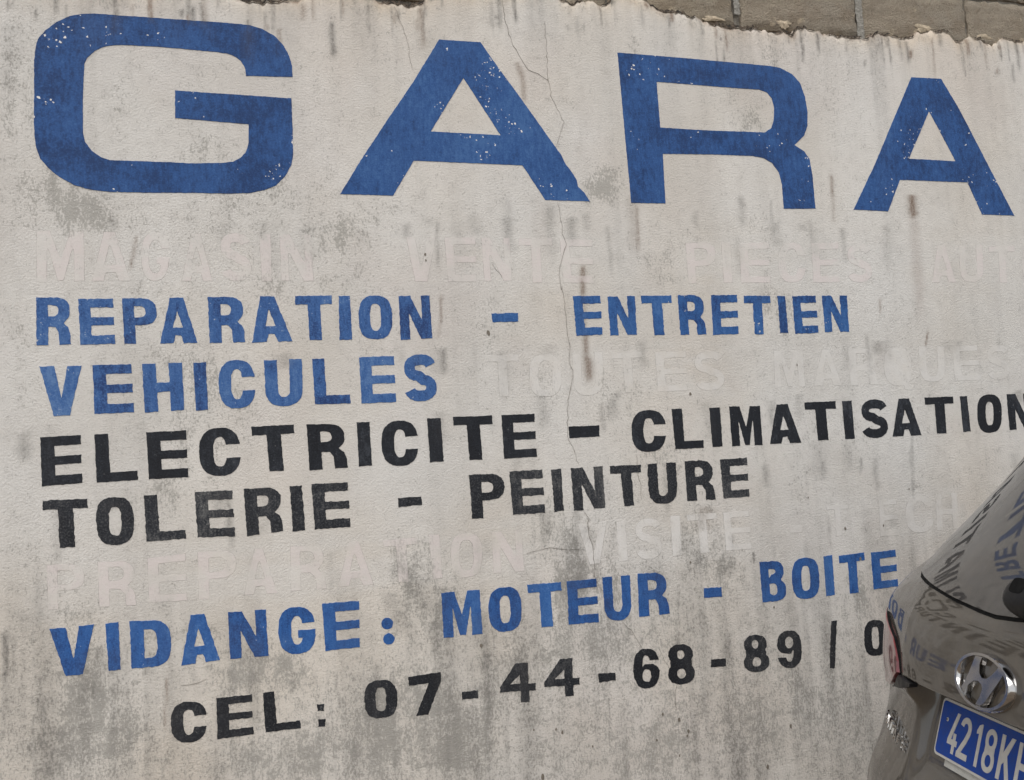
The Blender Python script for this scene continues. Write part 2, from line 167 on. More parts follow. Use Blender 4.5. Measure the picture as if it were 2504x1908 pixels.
def link(name, me, mat=None, parent=None):
    o = bpy.data.objects.new(name, me); COL.objects.link(o)
    if mat is not None and me is not None: me.materials.append(mat)
    if parent is not None: o.parent = parent
    return o
def mesh(name, verts, faces, smooth=False, sharp=None):
    me = bpy.data.meshes.new(name); me.from_pydata([tuple(v) for v in verts], [], [tuple(f) for f in faces]); me.update()
    if smooth or sharp is not None:
        me.polygons.foreach_set('use_smooth', [True] * len(me.polygons))
        if sharp is not None: me.set_sharp_from_angle(angle=math.radians(sharp))
    return me
def set_col(me, name, arr):
    a = me.color_attributes.new(name, 'FLOAT_COLOR', 'POINT')
    b = np.ones((len(me.vertices), 4), np.float32); b[:, :3] = arr
    a.data.foreach_set('color', b.ravel())

def fix_normals(me):
    bm = bmesh.new(); bm.from_mesh(me); bmesh.ops.recalc_face_normals(bm, faces=bm.faces); bm.to_mesh(me); bm.free()

# ------------------------------------------------------------------ wall: stain maps
EX = np.array([p[0] / 1000 for p in EDGE]); EZ = np.array([p[1] / 1000 for p in EDGE])
def top_edge(x):
    z = np.interp(x, EX, EZ)
    far = np.clip(np.maximum(EX[0] - x, x - EX[-1]), 0, .4) / .4
    z = z + far * (fbm(x * 2.1, x * 0 + 3, 5) - .5) * .22
    z = z + (fbm(x * 22, x * 0 + 1, 11) - .5) * .030 + (fbm(x * 90, x * 0 + 2, 12, 3) - .5) * .020
    return z
_rs = random.Random(3)
TOPDRIPS = []
for i in range(150):
    x = _rs.uniform(-.9, 3.6); zt = float(np.interp(x, EX, EZ)); ln = .02 + .16 * _rs.random() ** 2.2
    off = _rs.random() * .12 if _rs.random() < .25 else -.004
    TOPDRIPS.append((1 if _rs.random() < .75 else 0, x, zt - off, x + _rs.uniform(-.004, .004), zt - off - ln, _rs.uniform(.0025, .008), _rs.uniform(.35, .95)))
for i in range(110):
    x = _rs.uniform(-.6, 3.2); z = _rs.choice((2.36, 2.33, 1.93, 1.72, 1.5, 1.3, 1.08, .95)) - _rs.random() * .04
    TOPDRIPS.append((1, x, z, x + _rs.uniform(-.006, .006), z - .03 - .16 * _rs.random() ** 1.5, _rs.uniform(.004, .020), _rs.uniform(.15, .55)))

WASH = [(min(min(q[0], q[6]) for _, q in l) / 1000, max(max(q[2], q[4]) for _, q in l) / 1000, min(min(q[5], q[7]) for _, q in l) / 1000, max(max(q[1], q[3]) for _, q in l) / 1000) for st_, l in LETTERS if st_[0] == 'g']
def stain(X, Z):
    X = np.asarray(X, float); Z = np.asarray(Z, float)
    g = np.full(X.shape, .10); soot = np.zeros(X.shape); brown = np.zeros(X.shape)
    g += .35 * (fbm(X * 1.6, Z * 1.3, 21) - .5)
    g += .34 * (fbm(X * 9, Z * 2.5, 22) - .5)
    g += .26 * sstep(1.35, .75, Z) * (.55 + .9 * fbm(X * 3, Z * 2, 23))
    br = .55 * fbm(X * 14, Z * 5, 24) + .45 * fbm(X * 34, Z * 6, 25)
    for cx, cz, rx, rz, s, an in PATCHES:
        R_ = 2.4 * max(rx, rz); ix = np.nonzero((np.abs(X - cx) < R_) & (np.abs(Z - cz) < R_))[0]
        if not len(ix): continue
        dx, dz = X[ix] - cx, Z[ix] - cz
        if an:
            c, sn = math.cos(math.radians(an)), math.sin(math.radians(an))
            dx, dz = dx * c + dz * sn, -dx * sn + dz * c
        r2 = (dx / rx) ** 2 + (dz / rz) ** 2
        g[ix] += s * np.exp(-r2 * .9) * np.clip(2.6 * (br[ix] - .24), 0, 1.4) * .9
    st = fbm(X * 16, Z * 1.0, 31, 3)
    low = sstep(1.45, .8, Z)
    soot += .22 * np.clip(st - .50, 0, 1) * (1 + 5 * low) + .5 * np.clip(fbm(X * 40, Z * 1.6, 34, 3) - .56, 0, 1) * (.45 + 1.5 * low)
    soot += .30 * low * np.clip(fbm(X * 7, Z * 1.8, 33) - .45, 0, 1) * 2
    topd = np.clip(top_edge(X) - Z, 0, 9)
    soot += .8 * np.clip(st - .48, 0, 1) * np.exp(-topd / .16) + .9 * np.clip(fbm(X * 46, Z * 2.0, 35, 3) - .52, 0, 1) * np.exp(-topd / .13)
    pink = np.zeros(X.shape)
    for k, x0, z0, x1, z1, w, s in DRIPS + TOPDRIPS:
        w = w * 1.35; mg = w * 3.2; ln = z0 - z1
        ix = np.nonzero((X > min(x0, x1) - mg) & (X < max(x0, x1) + mg) & (Z < z0 + .1 * ln + .002) & (Z > z1 - .15 * ln - .002))[0]
        if not len(ix): continue
        Xi, Zi = X[ix], Z[ix]
        t = np.clip((Zi - z0) / (z1 - z0 - 1e-6), -.2, 1.4)
        xc = x0 + (x1 - x0) * np.clip(t, 0, 1) + (fbm(Zi * 30, Zi * 0 + x0 * 9, 41, 2) - .5) * w * .8
        ww = w * (.75 + .5 * fbm(Zi * 45, Zi * 0 + x0 * 3, 42, 2))
        a = np.exp(-((Xi - xc) / ww) ** 2 * 1.1)
        a = a * sstep(-.06, .05, t) * (1 - sstep(.72, 1.08, t))
        if k == 0: brown[ix] = np.maximum(brown[ix], a * s)
        elif k == 2:
            pink[ix] += a * s * .8; brown[ix] = np.maximum(brown[ix], a * s * .38)
        elif s > .35: soot[ix] = np.maximum(soot[ix], a * s * .95)
        else: soot[ix] += a * s * .75
    cream = np.clip(1.5 * (fbm(X * 1.9, Z * 1.5, 51) - .42), 0, 1) * .6 + 2.2 * np.exp(-topd / .035) * fbm(X * 7, Z * 7, 52)
    cream += .38 * low * fbm(X * 2.4, Z * 2.4, 55)
    pink += np.clip(1.7 * (fbm(X * 2.3, Z * 2.1, 53) - .48), 0, 1)
    white = np.clip(2.2 * (fbm(X * 2.6, Z * 2.2, 54) - .5), 0, 1)
    for x0, x1, z0, z1 in WASH:      # whitewash brushed over the old words
        bx_ = sstep(x0 - .09, x0 + .02, X) * sstep(x1 + .09, x1 - .02, X) * sstep(z0 - .05, z0 + .01, Z) * sstep(z1 + .05, z1 - .01, Z)
        wv_ = bx_ * sstep(.30, .55, fbm(X * 5, Z * 14, 57))
        white = np.maximum(white, .35 * wv_); g = g - .04 * wv_; soot = soot * (1 - .25 * wv_); cream = cream * (1 - .3 * wv_)
    brown = np.maximum(brown, 1.0 * np.exp(-topd / .012) * sstep(.42, .62, fbm(X * 24, Z * 24, 56)))
    return (np.clip(np.stack([g, brown, soot], -1), 0, 1.2), np.clip(np.stack([cream, pink, white], -1), 0, 1))

# shared node group: bare and limewashed cement plaster
PG = bpy.data.node_groups.new('plaster_colour', 'ShaderNodeTree')
PG.interface.new_socket('Color', in_out='OUTPUT', socket_type='NodeSocketColor')
PG.interface.new_socket('Height', in_out='OUTPUT', socket_type='NodeSocketFloat')
PG.interface.new_socket('Grain', in_out='OUTPUT', socket_type='NodeSocketFloat')
g_ = NG(PG); gi = PG.nodes.new('NodeGroupOutput')
P = g_.coord(); mk = g_.attr('mask'); tn = g_.attr('tint')
n_big = g_.noise(P, 2.3, 5); n_med = g_.noise(P, 26, 5, .6); n_fine = g_.noise(g_.scaled(P, (1, 1, .55)), 150, 4, .72); n_pt = g_.noise(P, 420, 2, .6)
n_str = g_.noise(g_.scaled(P, (48, 48, 2.6)), 1.0, 5, .65)
base = g_.mix(g_.mr(n_big, .3, .7), (.575, .548, .505), (.65, .63, .592))
base = g_.mix(g_.mul(g_.mr(n_med, .42, .7), .35), base, (.50, .48, .45))
base = g_.mix(g_.mul(tn[0], .50), base, (.63, .49, .32))
base = g_.mix(g_.mul(tn[1], .22), base, (.53, .425, .40))
base = g_.mix(g_.mul(tn[2], .55), base, (.66, .645, .615))
base = g_.mix(g_.mul(g_.mr(n_str, .5, .75), .13), base, (.42, .39, .35))
gr = g_.add(g_.add(g_.mul(n_fine, .72), g_.mul(n_med, .28)), g_.mul(mk[0], .20))
gf = g_.mr(gr, .585, .665)
sm_ = g_.mr(g_.add(mk[0], g_.mul(g_.m('SUBTRACT', g_.add(g_.mul(n_med, .4), g_.mul(n_str, .6)), .5), 2.6)), .28, 1.10, 0, .50)
pz = g_.node('ShaderNodeSeparateXYZ'); PG.links.new(P, pz.inputs[0])
lowf = g_.mr(pz.outputs[2], 1.75, 1.15, .22, 1.0)
base = g_.mix(g_.mul(sm_, lowf), base, (.315, .305, .283))
base = g_.mix(g_.mul(gf, .62), base, (.285, .274, .245))
base = g_.mix(g_.mul(g_.mr(n_pt, .58, .75), .28), base, (.25, .235, .21))
sf = g_.m('MULTIPLY', mk[2], g_.mr(g_.add(g_.mul(n_fine, .6), g_.mul(n_med, .4)), .32, .6, .45, 1.0))
base = g_.mix(sf, base, (.125, .119, .108))
bf = g_.m('MULTIPLY', mk[1], g_.mr(n_fine, .3, .6, .6, 1.0))
base = g_.mix(bf, base, (.17, .115, .08))
hgt = g_.noise(P, 150, 3, .75)
PG.links.new(base, gi.inputs[0]); PG.links.new(hgt, gi.inputs[1]); PG.links.new(gf, gi.inputs[2])

def plaster_node(n):
    k = n.nt.nodes.new('ShaderNodeGroup'); k.node_tree = PG; return k
M_PLASTER, n = new_mat('stained_plaster')
k = plaster_node(n)
n.out(Base_Color=k.outputs[0], Roughness=.92, Specular_IOR_Level=.25, Normal=n.bump(k.outputs[1], .75, .0045))

def paint_mat(name, dark, mid, light, wash=.35, chip=(.60, .58, .55), cluster=True):
    mt, n = new_mat(name)
    k = plaster_node(n); P = n.coord(); lw = n.attr('lw'); mk = n.attr('mask')
    a = n.noise(P, 5.5, 4, .6); b = n.noise(P, 38, 5, .65); f = n.noise(P, 190, 3, .6)
    br = n.noise(n.scaled(P, (75, 75, 24)), 1.0, 4, .7)
    v = n.add(n.add(n.mul(a, .40), n.mul(b, .22)), n.add(n.mul(br, .36), n.mul(f, .22)))
    v = n.add(v, n.mul(n.m('SUBTRACT', lw[2], .95), .13))
    c = n.mix(n.mr(v, .47, .63), dark, mid)
    c = n.mix(n.mul(n.mr(v, .60, .76), .9), c, light)
    c = n.mix(n.mul(n.mr(f, .45, .8), wash), c, light)
    c = n.mix(n.mul(lw[1], .35), c, light)
    c = n.mix(n.mul(n.m('ADD', mk[2], n.mul(mk[1], .8)), .55), c, (.07, .065, .065))
    if cluster:      # flaked specks, gathered in a few places
        vo = n.node('ShaderNodeTexVoronoi', None, Scale=95.0, Randomness=1.0)
        wp_ = n.node('ShaderNodeVectorMath', {'operation': 'ADD'}); n.nt.links.new(P, wp_.inputs[0])
        ns_ = n.node('ShaderNodeTexNoise', None, Scale=110.0, Detail=3.0); n.nt.links.new(P, ns_.inputs['Vector'])
        vs_ = n.node('ShaderNodeVectorMath', {'operation': 'SCALE'}); n.nt.links.new(ns_.outputs['Color'], vs_.inputs[0]); vs_.inputs['Scale'].default_value = .016
        n.nt.links.new(vs_.outputs[0], wp_.inputs[1]); n.nt.links.new(wp_.outputs[0], vo.inputs['Vector'])
        sp = n.nt.nodes.new('ShaderNodeSeparateColor'); n.nt.links.new(vo.outputs['Color'], sp.inputs[0])
        cl = n.mul(n.mr(n.noise(P, 5.0, 4, .65), .52, .66), lw[0])
        pick = n.mr(n.add(sp.outputs[0], n.mul(cl, .52)), 1.0, 1.02)
        chipf = n.mul(pick, n.mr(n.add(vo.outputs['Distance'], n.mul(n.mr(sp.outputs[1], 0, 1), .28)), .34, .50, 1.0, 0.0))
    else:
        chipf = n.mr(n.add(n.add(n.mul(f, .55), n.mul(b, .45)), n.mul(lw[0], .10)), .66, .74, 0, .8)
    c = n.mix(chipf, c, chip)
    n.out(Base_Color=c, Roughness=.72, Specular_IOR_Level=.3, Normal=n.bump(k.outputs[1], .5, .0035))
    return mt
MATS = {
 'big': paint_mat('blue_paint', (.011, .038, .125), (.022, .078, .235), (.050, .130, .310), .28, (.72, .70, .67)),
 'b1': paint_mat('weathered_blue_paint', (.012, .036, .130), (.036, .105, .285), (.095, .185, .37), .45, (.56, .55, .53), False),
 'b3': paint_mat('deep_blue_paint', (.010, .040, .145), (.025, .095, .275), (.070, .165, .37), .35, (.60, .58, .55)),
 'b4': paint_mat('bright_blue_paint', (.012, .050, .18), (.024, .100, .31), (.058, .16, .39), .38, (.50, .49, .47), False),
 'k1': paint_mat('black_paint', (.006, .007, .0105), (.0105, .0127, .0175), (.040, .045, .055), .32, (.36, .345, .32), False),
 'k2': paint_mat('faded_black_paint', (.0075, .0088, .0125), (.0185, .021, .0265), (.115, .115, .113), .62, (.30, .29, .27), False),
 'k3': paint_mat('worn_black_paint', (.0065, .0075, .0105), (.0125, .0145, .0190), (.080, .081, .082), .48, (.30, .29, .27), False),
}
MATS['b2'] = MATS['b1']
def ghost_mat(name, col, fac):
    mt, n = new_mat(name)
    k = plaster_node(n); lw = n.attr('lw')
    P = n.coord()
    c = n.mix(n.mr(n.noise(P, 11, 5, .65), .40, .60, *fac), k.outputs[0], col)
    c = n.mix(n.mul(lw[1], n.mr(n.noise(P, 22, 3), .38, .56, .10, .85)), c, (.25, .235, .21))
    n.out(Base_Color=c, Roughness=.9, Specular_IOR_Level=.25, Normal=n.bump(k.outputs[1], .45, .003)); return mt
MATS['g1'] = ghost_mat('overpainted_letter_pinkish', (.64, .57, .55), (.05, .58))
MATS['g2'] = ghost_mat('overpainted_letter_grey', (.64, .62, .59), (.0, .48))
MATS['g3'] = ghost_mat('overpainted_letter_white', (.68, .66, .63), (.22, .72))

# ------------------------------------------------------------------ ground
M_DIRT, n = new_mat('dirt_ground')
P = n.coord(); a = n.noise(P, .7, 6); b = n.noise(P, 25, 6, .65)
c = n.mix(n.mr(n.add(n.mul(a, .6), n.mul(b, .4)), .35, .65), (.17, .125, .088), (.27, .215, .16))
n.out(Base_Color=c, Roughness=.95, Normal=n.bump(b, .6, .02))
def ground():
    N = 60; vs = []; fs = []
    xs = np.concatenate([[-600, -200, -60], np.linspace(-12, 14, N), [60, 200, 600]])
    ys = np.concatenate([[-600, -200, -60], np.linspace(-14, 3, N), [60, 200, 600]])
    for y in ys:
        for x in xs:
            z = float((fbm(np.array(x * .8), np.array(y * .8), 61) - .5) * .05) if abs(x) < 50 and abs(y) < 50 else 0
            vs.append((x, y, z - .03))
    L = len(xs)
    for j in range(len(ys) - 1):
        for i in range(L - 1): fs.append((j * L + i, j * L + i + 1, (j + 1) * L + i + 1, (j + 1) * L + i))
    o = link('ground', mesh('ground', vs, fs, smooth=True), M_DIRT); o['kind'] = 'structure'
ground()

# ------------------------------------------------------------------ wall
WALL = bpy.data.objects.new('garage_wall', None); COL.objects.link(WALL)
WALL['label'] = 'stained plaster wall painted with blue and black garage lettering'
WALL['category'] = 'wall'
X_L, X_R = -4.5, 7.5

def plaster():
    xs = np.concatenate([np.linspace(X_L, -.85, 60, endpoint=False), np.arange(-.85, 3.45, .0075), np.linspace(3.45, X_R, 60)])
    NZ = 300
    tj = np.linspace(0, 1, NZ + 1); tj = np.where(tj < .12, tj * 1.4, tj); tj = np.sort(np.unique(np.round(np.concatenate([tj, [.992, .9945, .9965, .998, .9992]]), 5)))
    te = top_edge(xs)
    Xg, Tg = np.meshgrid(xs, tj); Zg = Tg * te[None, :]
    d = te[None, :] - Zg
    # soft trowel waves, and a crumbled lip along the broken top
    Y = (fbm(Xg * 1.3, Zg * 1.1, 71) - .5) * .006
    lip = np.exp(-d / .010) * (.006 + .010 * fbm(Xg * 60, Zg * 60, 72)) + np.exp(-d / .035) * .006 * fbm(Xg * 14, Zg * 14, 73)
    Y = np.minimum(Y + lip, .02)
    nz, nx = Xg.shape
    verts = np.stack([Xg, Y, Zg], -1).reshape(-1, 3)
    back = np.stack([xs, np.full(nx, .045), te - .004 + .004 * vnoise(xs * 200, xs * 0)], -1)
    verts = np.concatenate([verts, back])
    i, j = np.meshgrid(np.arange(nx - 1), np.arange(nz - 1)); a = (j * nx + i).ravel()
    faces = np.stack([a, a + 1, a + nx + 1, a + nx], -1)
    b0 = (nz - 1) * nx + np.arange(nx - 1); b1 = nz * nx + np.arange(nx - 1)
    faces = np.concatenate([faces, np.stack([b0, b0 + 1, b1 + 1, b1], -1)])
    me = mesh('plaster', verts.tolist(), faces.tolist(), smooth=True)
    mk, tn = stain(verts[:, 0], verts[:, 2]); set_col(me, 'mask', mk); set_col(me, 'tint', tn)
    link('plaster', me, M_PLASTER, WALL)
plaster()
def wall_y(x, z): return (fbm(np.asarray(x) * 1.3, np.asarray(z) * 1.1, 71) - .5) * .006

M_BLOCK, n = new_mat('concrete_block')
P = n.coord(); b = n.noise(P, 22, 6, .65); f = n.noise(P, 180, 4, .7); a = n.noise(P, 3.0, 4)
oi = n.node('ShaderNodeObjectInfo').outputs['Random']
c = n.mix(n.mr(a, .35, .65), (.46, .375, .27), (.385, .335, .26))
c = n.mix(n.mul(oi, .6), c, (.34, .305, .255))
c = n.mix(n.mr(b, .50, .72, 0, .6), c, (.22, .185, .145))
c = n.mix(n.mr(f, .52, .75, 0, .5), c, (.50, .42, .32))
c = n.mix(n.mr(n.noise(P, 7, 6, .7), .46, .66, 0, .45), c, (.26, .20, .14))
c = n.mix(n.mr(f, .28, .46, .75, 0), c, (.10, .085, .066))
c = n.mix(n.mr(n.noise(P, 13, 4, .7), .60, .68, 0, .7), c, (.60, .50, .36))
n.out(Base_Color=c, Roughness=.95, Specular_IOR_Level=.15, Normal=n.bump(n.add(f, n.mul(b, 1.5)), 1.0, .014))
M_MORTAR, n = new_mat('mortar')
P = n.coord(); f = n.noise(P, 160, 5, .7)
n.out(Base_Color=n.mix(n.mr(f, .35, .65), (.14, .125, .105), (.27, .25, .21)), Roughness=.95, Normal=n.bump(f, .8, .006))

def block_mesh(w, h, seed):
    bm = bmesh.new(); nx, nz = 26, 11; d = .13
    rs = np.random.RandomState(seed); grid = {}
    ox, oz = rs.rand() * 50, rs.rand() * 50
    for j in range(nz + 1):
        for i in range(nx + 1):
            x = w * i / nx; z = h * j / nz
            e = min(i, nx - i, j, nz - j)
            y = .0 + float((fbm(np.array(x * 26 + ox), np.array(z * 26 + oz), 3) - .5)) * .013
            if e == 0:
                y += .008 + .008 * rs.rand()
                x = min(max(x, .0), w) + rs.uniform(-.0035, .0035); z += rs.uniform(-.003, .003)
            grid[i, j] = bm.verts.new((x, y, z))
    for j in range(nz):
        for i in range(nx): bm.faces.new((grid[i, j], grid[i + 1, j], grid[i + 1, j + 1], grid[i, j + 1]))
    rim = [grid[i, 0] for i in range(nx + 1)] + [grid[nx, j] for j in range(1, nz + 1)] + [grid[i, nz] for i in range(nx - 1, -1, -1)] + [grid[0, j] for j in range(nz - 1, 0, -1)]
    bk = [bm.verts.new((v.co.x, d, v.co.z)) for v in rim]
    for q in range(len(rim)):
        r = (q + 1) % len(rim); bm.faces.new((rim[r], rim[q], bk[q], bk[r]))
    me = bpy.data.meshes.new('concrete_block'); bm.to_mesh(me); bm.free()
    me.polygons.foreach_set('use_smooth', [True] * len(me.polygons)); me.set_sharp_from_angle(angle=math.radians(45))
    me.materials.append(M_BLOCK); return me
def blocks():
    protos = [block_mesh(.505, .2, s) for s in range(4)]
    rr = random.Random(5)
    FACE = .014
    for r, z0 in enumerate((2.868, 3.083, 3.298, 3.513)):
        if r == 1:
            js = [1.885 + .517 * i for i in range(-13, 0)] + [1.885, 2.415, 2.923] + [2.923 + .517 * i for i in range(1, 9)]
            gaps = {1.885: .034, 2.415: .027, 2.923: .008}
        else:
            js = [1.64 + .517 * i for i in range(-12, 12)]; gaps = {}
        for a_, b_ in zip(js[:-1], js[1:]):
            if b_ < X_L + .1 or a_ > X_R - .1: continue
            g0 = gaps.get(a_, .005) / 2; g1 = gaps.get(b_, .005) / 2
            o = bpy.data.objects.new('concrete_block', protos[rr.randrange(4)]); COL.objects.link(o); o.parent = WALL
            w = b_ - a_ - g0 - g1
            o.location = (a_ + g0, FACE + rr.uniform(-.002, .003), z0); o.scale = (w / .505, 1, 1)
    # mortar bed and the masonry behind the plaster
    bm = bmesh.new()
    def bx(x0, x1, y0, y1, z0, z1):
        v = [bm.verts.new(p) for p in ((x0, y0, z0), (x1, y0, z0), (x1, y1, z0), (x0, y1, z0), (x0, y0, z1), (x1, y0, z1), (x1, y1, z1), (x0, y1, z1))]
        for f in ((0, 1, 5, 4), (1, 2, 6, 5), (2, 3, 7, 6), (3, 0, 4, 7), (4, 5, 6, 7), (3, 2, 1, 0)): bm.faces.new([v[i] for i in f])
    bx(X_L + .02, X_R - .02, .034, .15, -.2, 3.705)
    me = bpy.data.meshes.new('mortar_core'); bm.to_mesh(me); bm.free()
    link('mortar_core', me, M_MORTAR, WALL)
    # smeared pointing left in the wide joint
    vs = []; fs = []
    for x0, x1, zb in ((2.3995, 2.4305, 3.075), (1.8705, 1.8955, 3.132)):
        o_ = len(vs)
        N = 24
        for j in range(N + 1):
            z = zb + (3.29 - zb) * j / N
            for x in (x0 + rr.uniform(-.003, .003), (x0 + x1) / 2, x1 + rr.uniform(-.003, .003)): vs.append((x, .0165 + rr.uniform(-.001, .002), z))
        for j in range(N):
            for q in (0, 1): fs.append((o_ + j * 3 + q, o_ + j * 3 + q + 1, o_ + j * 3 + q + 4, o_ + j * 3 + q + 3))
    M_PT, n = new_mat('pale_pointing'); f = n.noise(n.coord(), 120, 5, .7)
    n.out(Base_Color=n.mix(n.mr(f, .35, .65), (.20, .19, .165), (.32, .305, .27)), Roughness=.95, Normal=n.bump(f, .8, .006))
    link('mortar_joint', mesh('mortar_joint', vs, fs), M_PT, WALL)
blocks()

# ------------------------------------------------------------------ lettering
def sup(cx, cy, rx, ry, a0, a1, n=14, e=2.5):
    out = []
    for i in range(n + 1):
        a = math.radians(a0 + (a1 - a0) * i / n); c, s = math.cos(a), math.sin(a)
        out.append((cx + rx * math.copysign(abs(c) ** (2 / e), c), cy - ry * math.copysign(abs(s) ** (2 / e), s)))
    return out
def ang(y, cy, ry, e=2.5):
    return math.degrees(math.asin(min(1, (abs(cy - y) / ry) ** (e / 2))))
def stroke(path, t, asp):
    P_ = [Vector((x * asp, y)) for x, y in path]; L_, R_ = [], []
    for i, p in enumerate(P_):
        d = (P_[min(i + 1, len(P_) - 1)] - P_[max(i - 1, 0)]).normalized(); nn_ = Vector((-d.y, d.x)) * t / 2
        L_.append(((p + nn_).x / asp, (p + nn_).y)); R_.append(((p - nn_).x / asp, (p - nn_).y))
    return L_ + R_[::-1]
def glyph(c, sv=.34, sh=.20, asp=.75):
    v, h = sv, sh
    if c in '-/': return [[(0, 0), (1, 0), (1, 1), (0, 1)]]
    if c == 'I': return [[(0, 0), (1, 0), (1, 1), (0, 1)]]
    if c == '.': return [sup(.5, .5, .5, .5, 0, 342, 19, 2)]
    if c == 'E': return [[(0, 0), (1, 0), (1, h), (v, h), (v, .5 - h * .47), (1, .5 - h * .47), (1, .5 + h * .45), (v, .5 + h * .45), (v, 1 - h), (1, 1 - h), (1, 1), (0, 1)]]
    if c == 'F': return [[(0, 0), (1, 0), (1, h), (v, h), (v, .42), (.9, .42), (.9, .42 + h), (v, .42 + h), (v, 1), (0, 1)]]
    if c == 'L': return [[(0, 0), (v, 0), (v, 1 - h), (1, 1 - h), (1, 1), (0, 1)]]
    if c == 'T': return [[(0, 0), (1, 0), (1, h), (.5 + v / 2, h), (.5 + v / 2, 1), (.5 - v / 2, 1), (.5 - v / 2, h), (0, h)]]
    if c == 'H': return [[(0, 0), (v, 0), (v, .5 - h / 2), (1 - v, .5 - h / 2), (1 - v, 0), (1, 0), (1, 1), (1 - v, 1), (1 - v, .5 + h / 2), (v, .5 + h / 2), (v, 1), (0, 1)]]
    if c == 'N': return [[(0, 0), (v * 1.08, 0), (1 - v * .86, .56), (1 - v * .86, 0), (1, 0), (1, 1), (1 - v * 1.05, 1), (v * .9, .42), (v * .9, 1), (0, 1)]]
    if c == 'M':
        w = v * .78
        return [[(0, 0), (w * 1.25, 0), (.5, .52), (1 - w * 1.25, 0), (1, 0), (1, 1), (1 - w, 1), (1 - w, .36), (.5 + w * .30, .98), (.5 - w * .30, .98), (w, .36), (w, 1), (0, 1)]]
    if c == 'V': return [[(0, 0), (v * 1.05, 0), (.5, .64), (1 - v * 1.0, 0), (1, 0), (.5 + v * .57, 1), (.5 - v * .57, 1)]]
    if c == 'A': return [[(.5 - v * .53, 0), (.5 + v * .53, 0), (1, 1), (1 - v * 1.06, 1), (1 - v * 1.06 - .065, .83), (v * 1.06 + .065, .83), (v * 1.06, 1), (0, 1)], [(.5, .30), (.5 + .125, .65), (.5 - .125, .65)]]
    if c in 'O0Q':
        e = 2.7
        L = [sup(.5, .5, .5, .5, 0, 350, 35, e), sup(.5, .5, .5 - v, .5 - h, 0, 348, 29, 2.8)]
        if c == 'Q': L.append([(.62, .80), (.78, .80), (1.0, 1.08), (.72, 1.08)])
        return L
    if c in 'CG':
        a0 = ang(.36, .5, .5); ai = ang(.36, .5, .5 - h)
        if c == 'C':
            b0 = ang(.63, .5, .5); bi = ang(.63, .5, .5 - h)
            return [sup(.5, .5, .5, .5, a0, 360 - b0, 30) + sup(.5, .5, .5 - v, .5 - h, 360 - bi, ai, 24)]
        return [sup(.5, .5, .5, .5, a0, 345, 30) + [(1, .50), (.52, .50), (.52, .66), (1 - v, .66)] + sup(.5, .5, .5 - v, .5 - h, 335, ai, 24)]
    if c == 'D': return [[(0, 0), (.45, 0)] + sup(.45, .5, .55, .5, 88, -88, 20, 2.9) + [(.45, 1), (0, 1)], [(v, h)] + sup(.42, .5, .58 - v, .5 - h, 88, -88, 14, 2.9) + [(v, 1 - h)]]
    if c == 'U': return [[(0, 0), (v, 0)] + sup(.5, .62, .5 - v, .38 - h, 180, 360, 16) + [(1 - v, 0), (1, 0)] + sup(.5, .6, .5, .4, 360, 180, 22)]
    if c == 'P': return [[(0, 0), (.5, 0)] + sup(.5, .30, .5, .30, 88, -88, 16) + [(v, .60), (v, 1), (0, 1)], [(v, h * .9)] + sup(.46, .30, .54 - v, .30 - h * .9, 88, -88, 12) + [(v, .60 - h * .9)]]
    if c == 'R': return [[(0, 0), (.5, 0)] + sup(.5, .285, .47, .285, 88, -40, 14) + [(.80, .55), (.93, .64), (.98, .76), (1, 1), (1 - v, 1), (1 - v * 1.05, .74), (.55, .63), (v, .62), (v, 1), (0, 1)], [(v, h * .85)] + sup(.44, .285, .53 - v, .285 - h * .85, 88, -88, 12) + [(v, .57 - h * .85)]]
    if c == 'B': return [[(0, 0), (.5, 0)] + sup(.5, .25, .45, .25, 88, -50, 12) + [(.82, .48)] + sup(.5, .73, .5, .27, 50, -88, 12) + [(0, 1)], [(v, h)] + sup(.44, .26, .50 - v, .26 - h, 88, -88, 10) + [(v, .41)], [(v, .56)] + sup(.46, .70, .52 - v, .14, 88, -88, 10) + [(v, 1 - h)]]
    if c == 'S':
        t = h * 1.18; hx = t / 2 / asp
        pth = sup(.5, .27 + t * .08, .5 - hx, .27 - t * .42, 12, 262, 14, 2.3) + sup(.5, .73 - t * .08, .5 - hx, .27 - t * .42, 78, -168, 14, 2.3)
        return [stroke(pth, t, asp)]
    if c == '2':
        t = h; hx = t / 2 / asp
        pth = sup(.5, .27, .5 - hx, .27 - t / 2, 172, -28, 16, 2.2) + [(.62, .56), (.36, .74), (hx * 1.1, .9)]
        return [stroke(pth, t, asp), [(0, 1 - t), (1, 1 - t), (1, 1), (0, 1)]]
    if c == '1': return [[(.38, .04), (.60, 0), (.72, 0), (.72, 1), (.44, 1), (.44, .24), (.20, .26), (.20, .17)]]
    if c == 'K': return [[(0, 0), (v, 0), (v, .40), (1 - v * 1.05, 0), (1, 0), (.58, .43), (1, 1), (1 - v * 1.1, 1), (v * 1.6, .58), (v, .66), (v, 1), (0, 1)]]
    if c == '7': return [[(0, .02), (1, 0), (1, .22), (.55, 1), (.13, 1), (.60, .24), (0, .26)]]
    if c == '4': return [[(.44, .02), (.80, 0), (.80, .52), (1, .52), (1, .72), (.82, .72), (.82, 1), (.57, 1), (.57, .72), (0, .72), (0, .60)], [(.56, .30), (.56, .53), (.30, .53)]]
    if c == 'p': return [[(.62, 0), (.90, 0), (.40, .66), (.56, .66), (.56, .50), (.82, .50), (.82, .66), (1, .66), (1, .80), (.82, .80), (.82, 1), (.56, 1), (.56, .80), (.05, .80), (.05, .68)]]
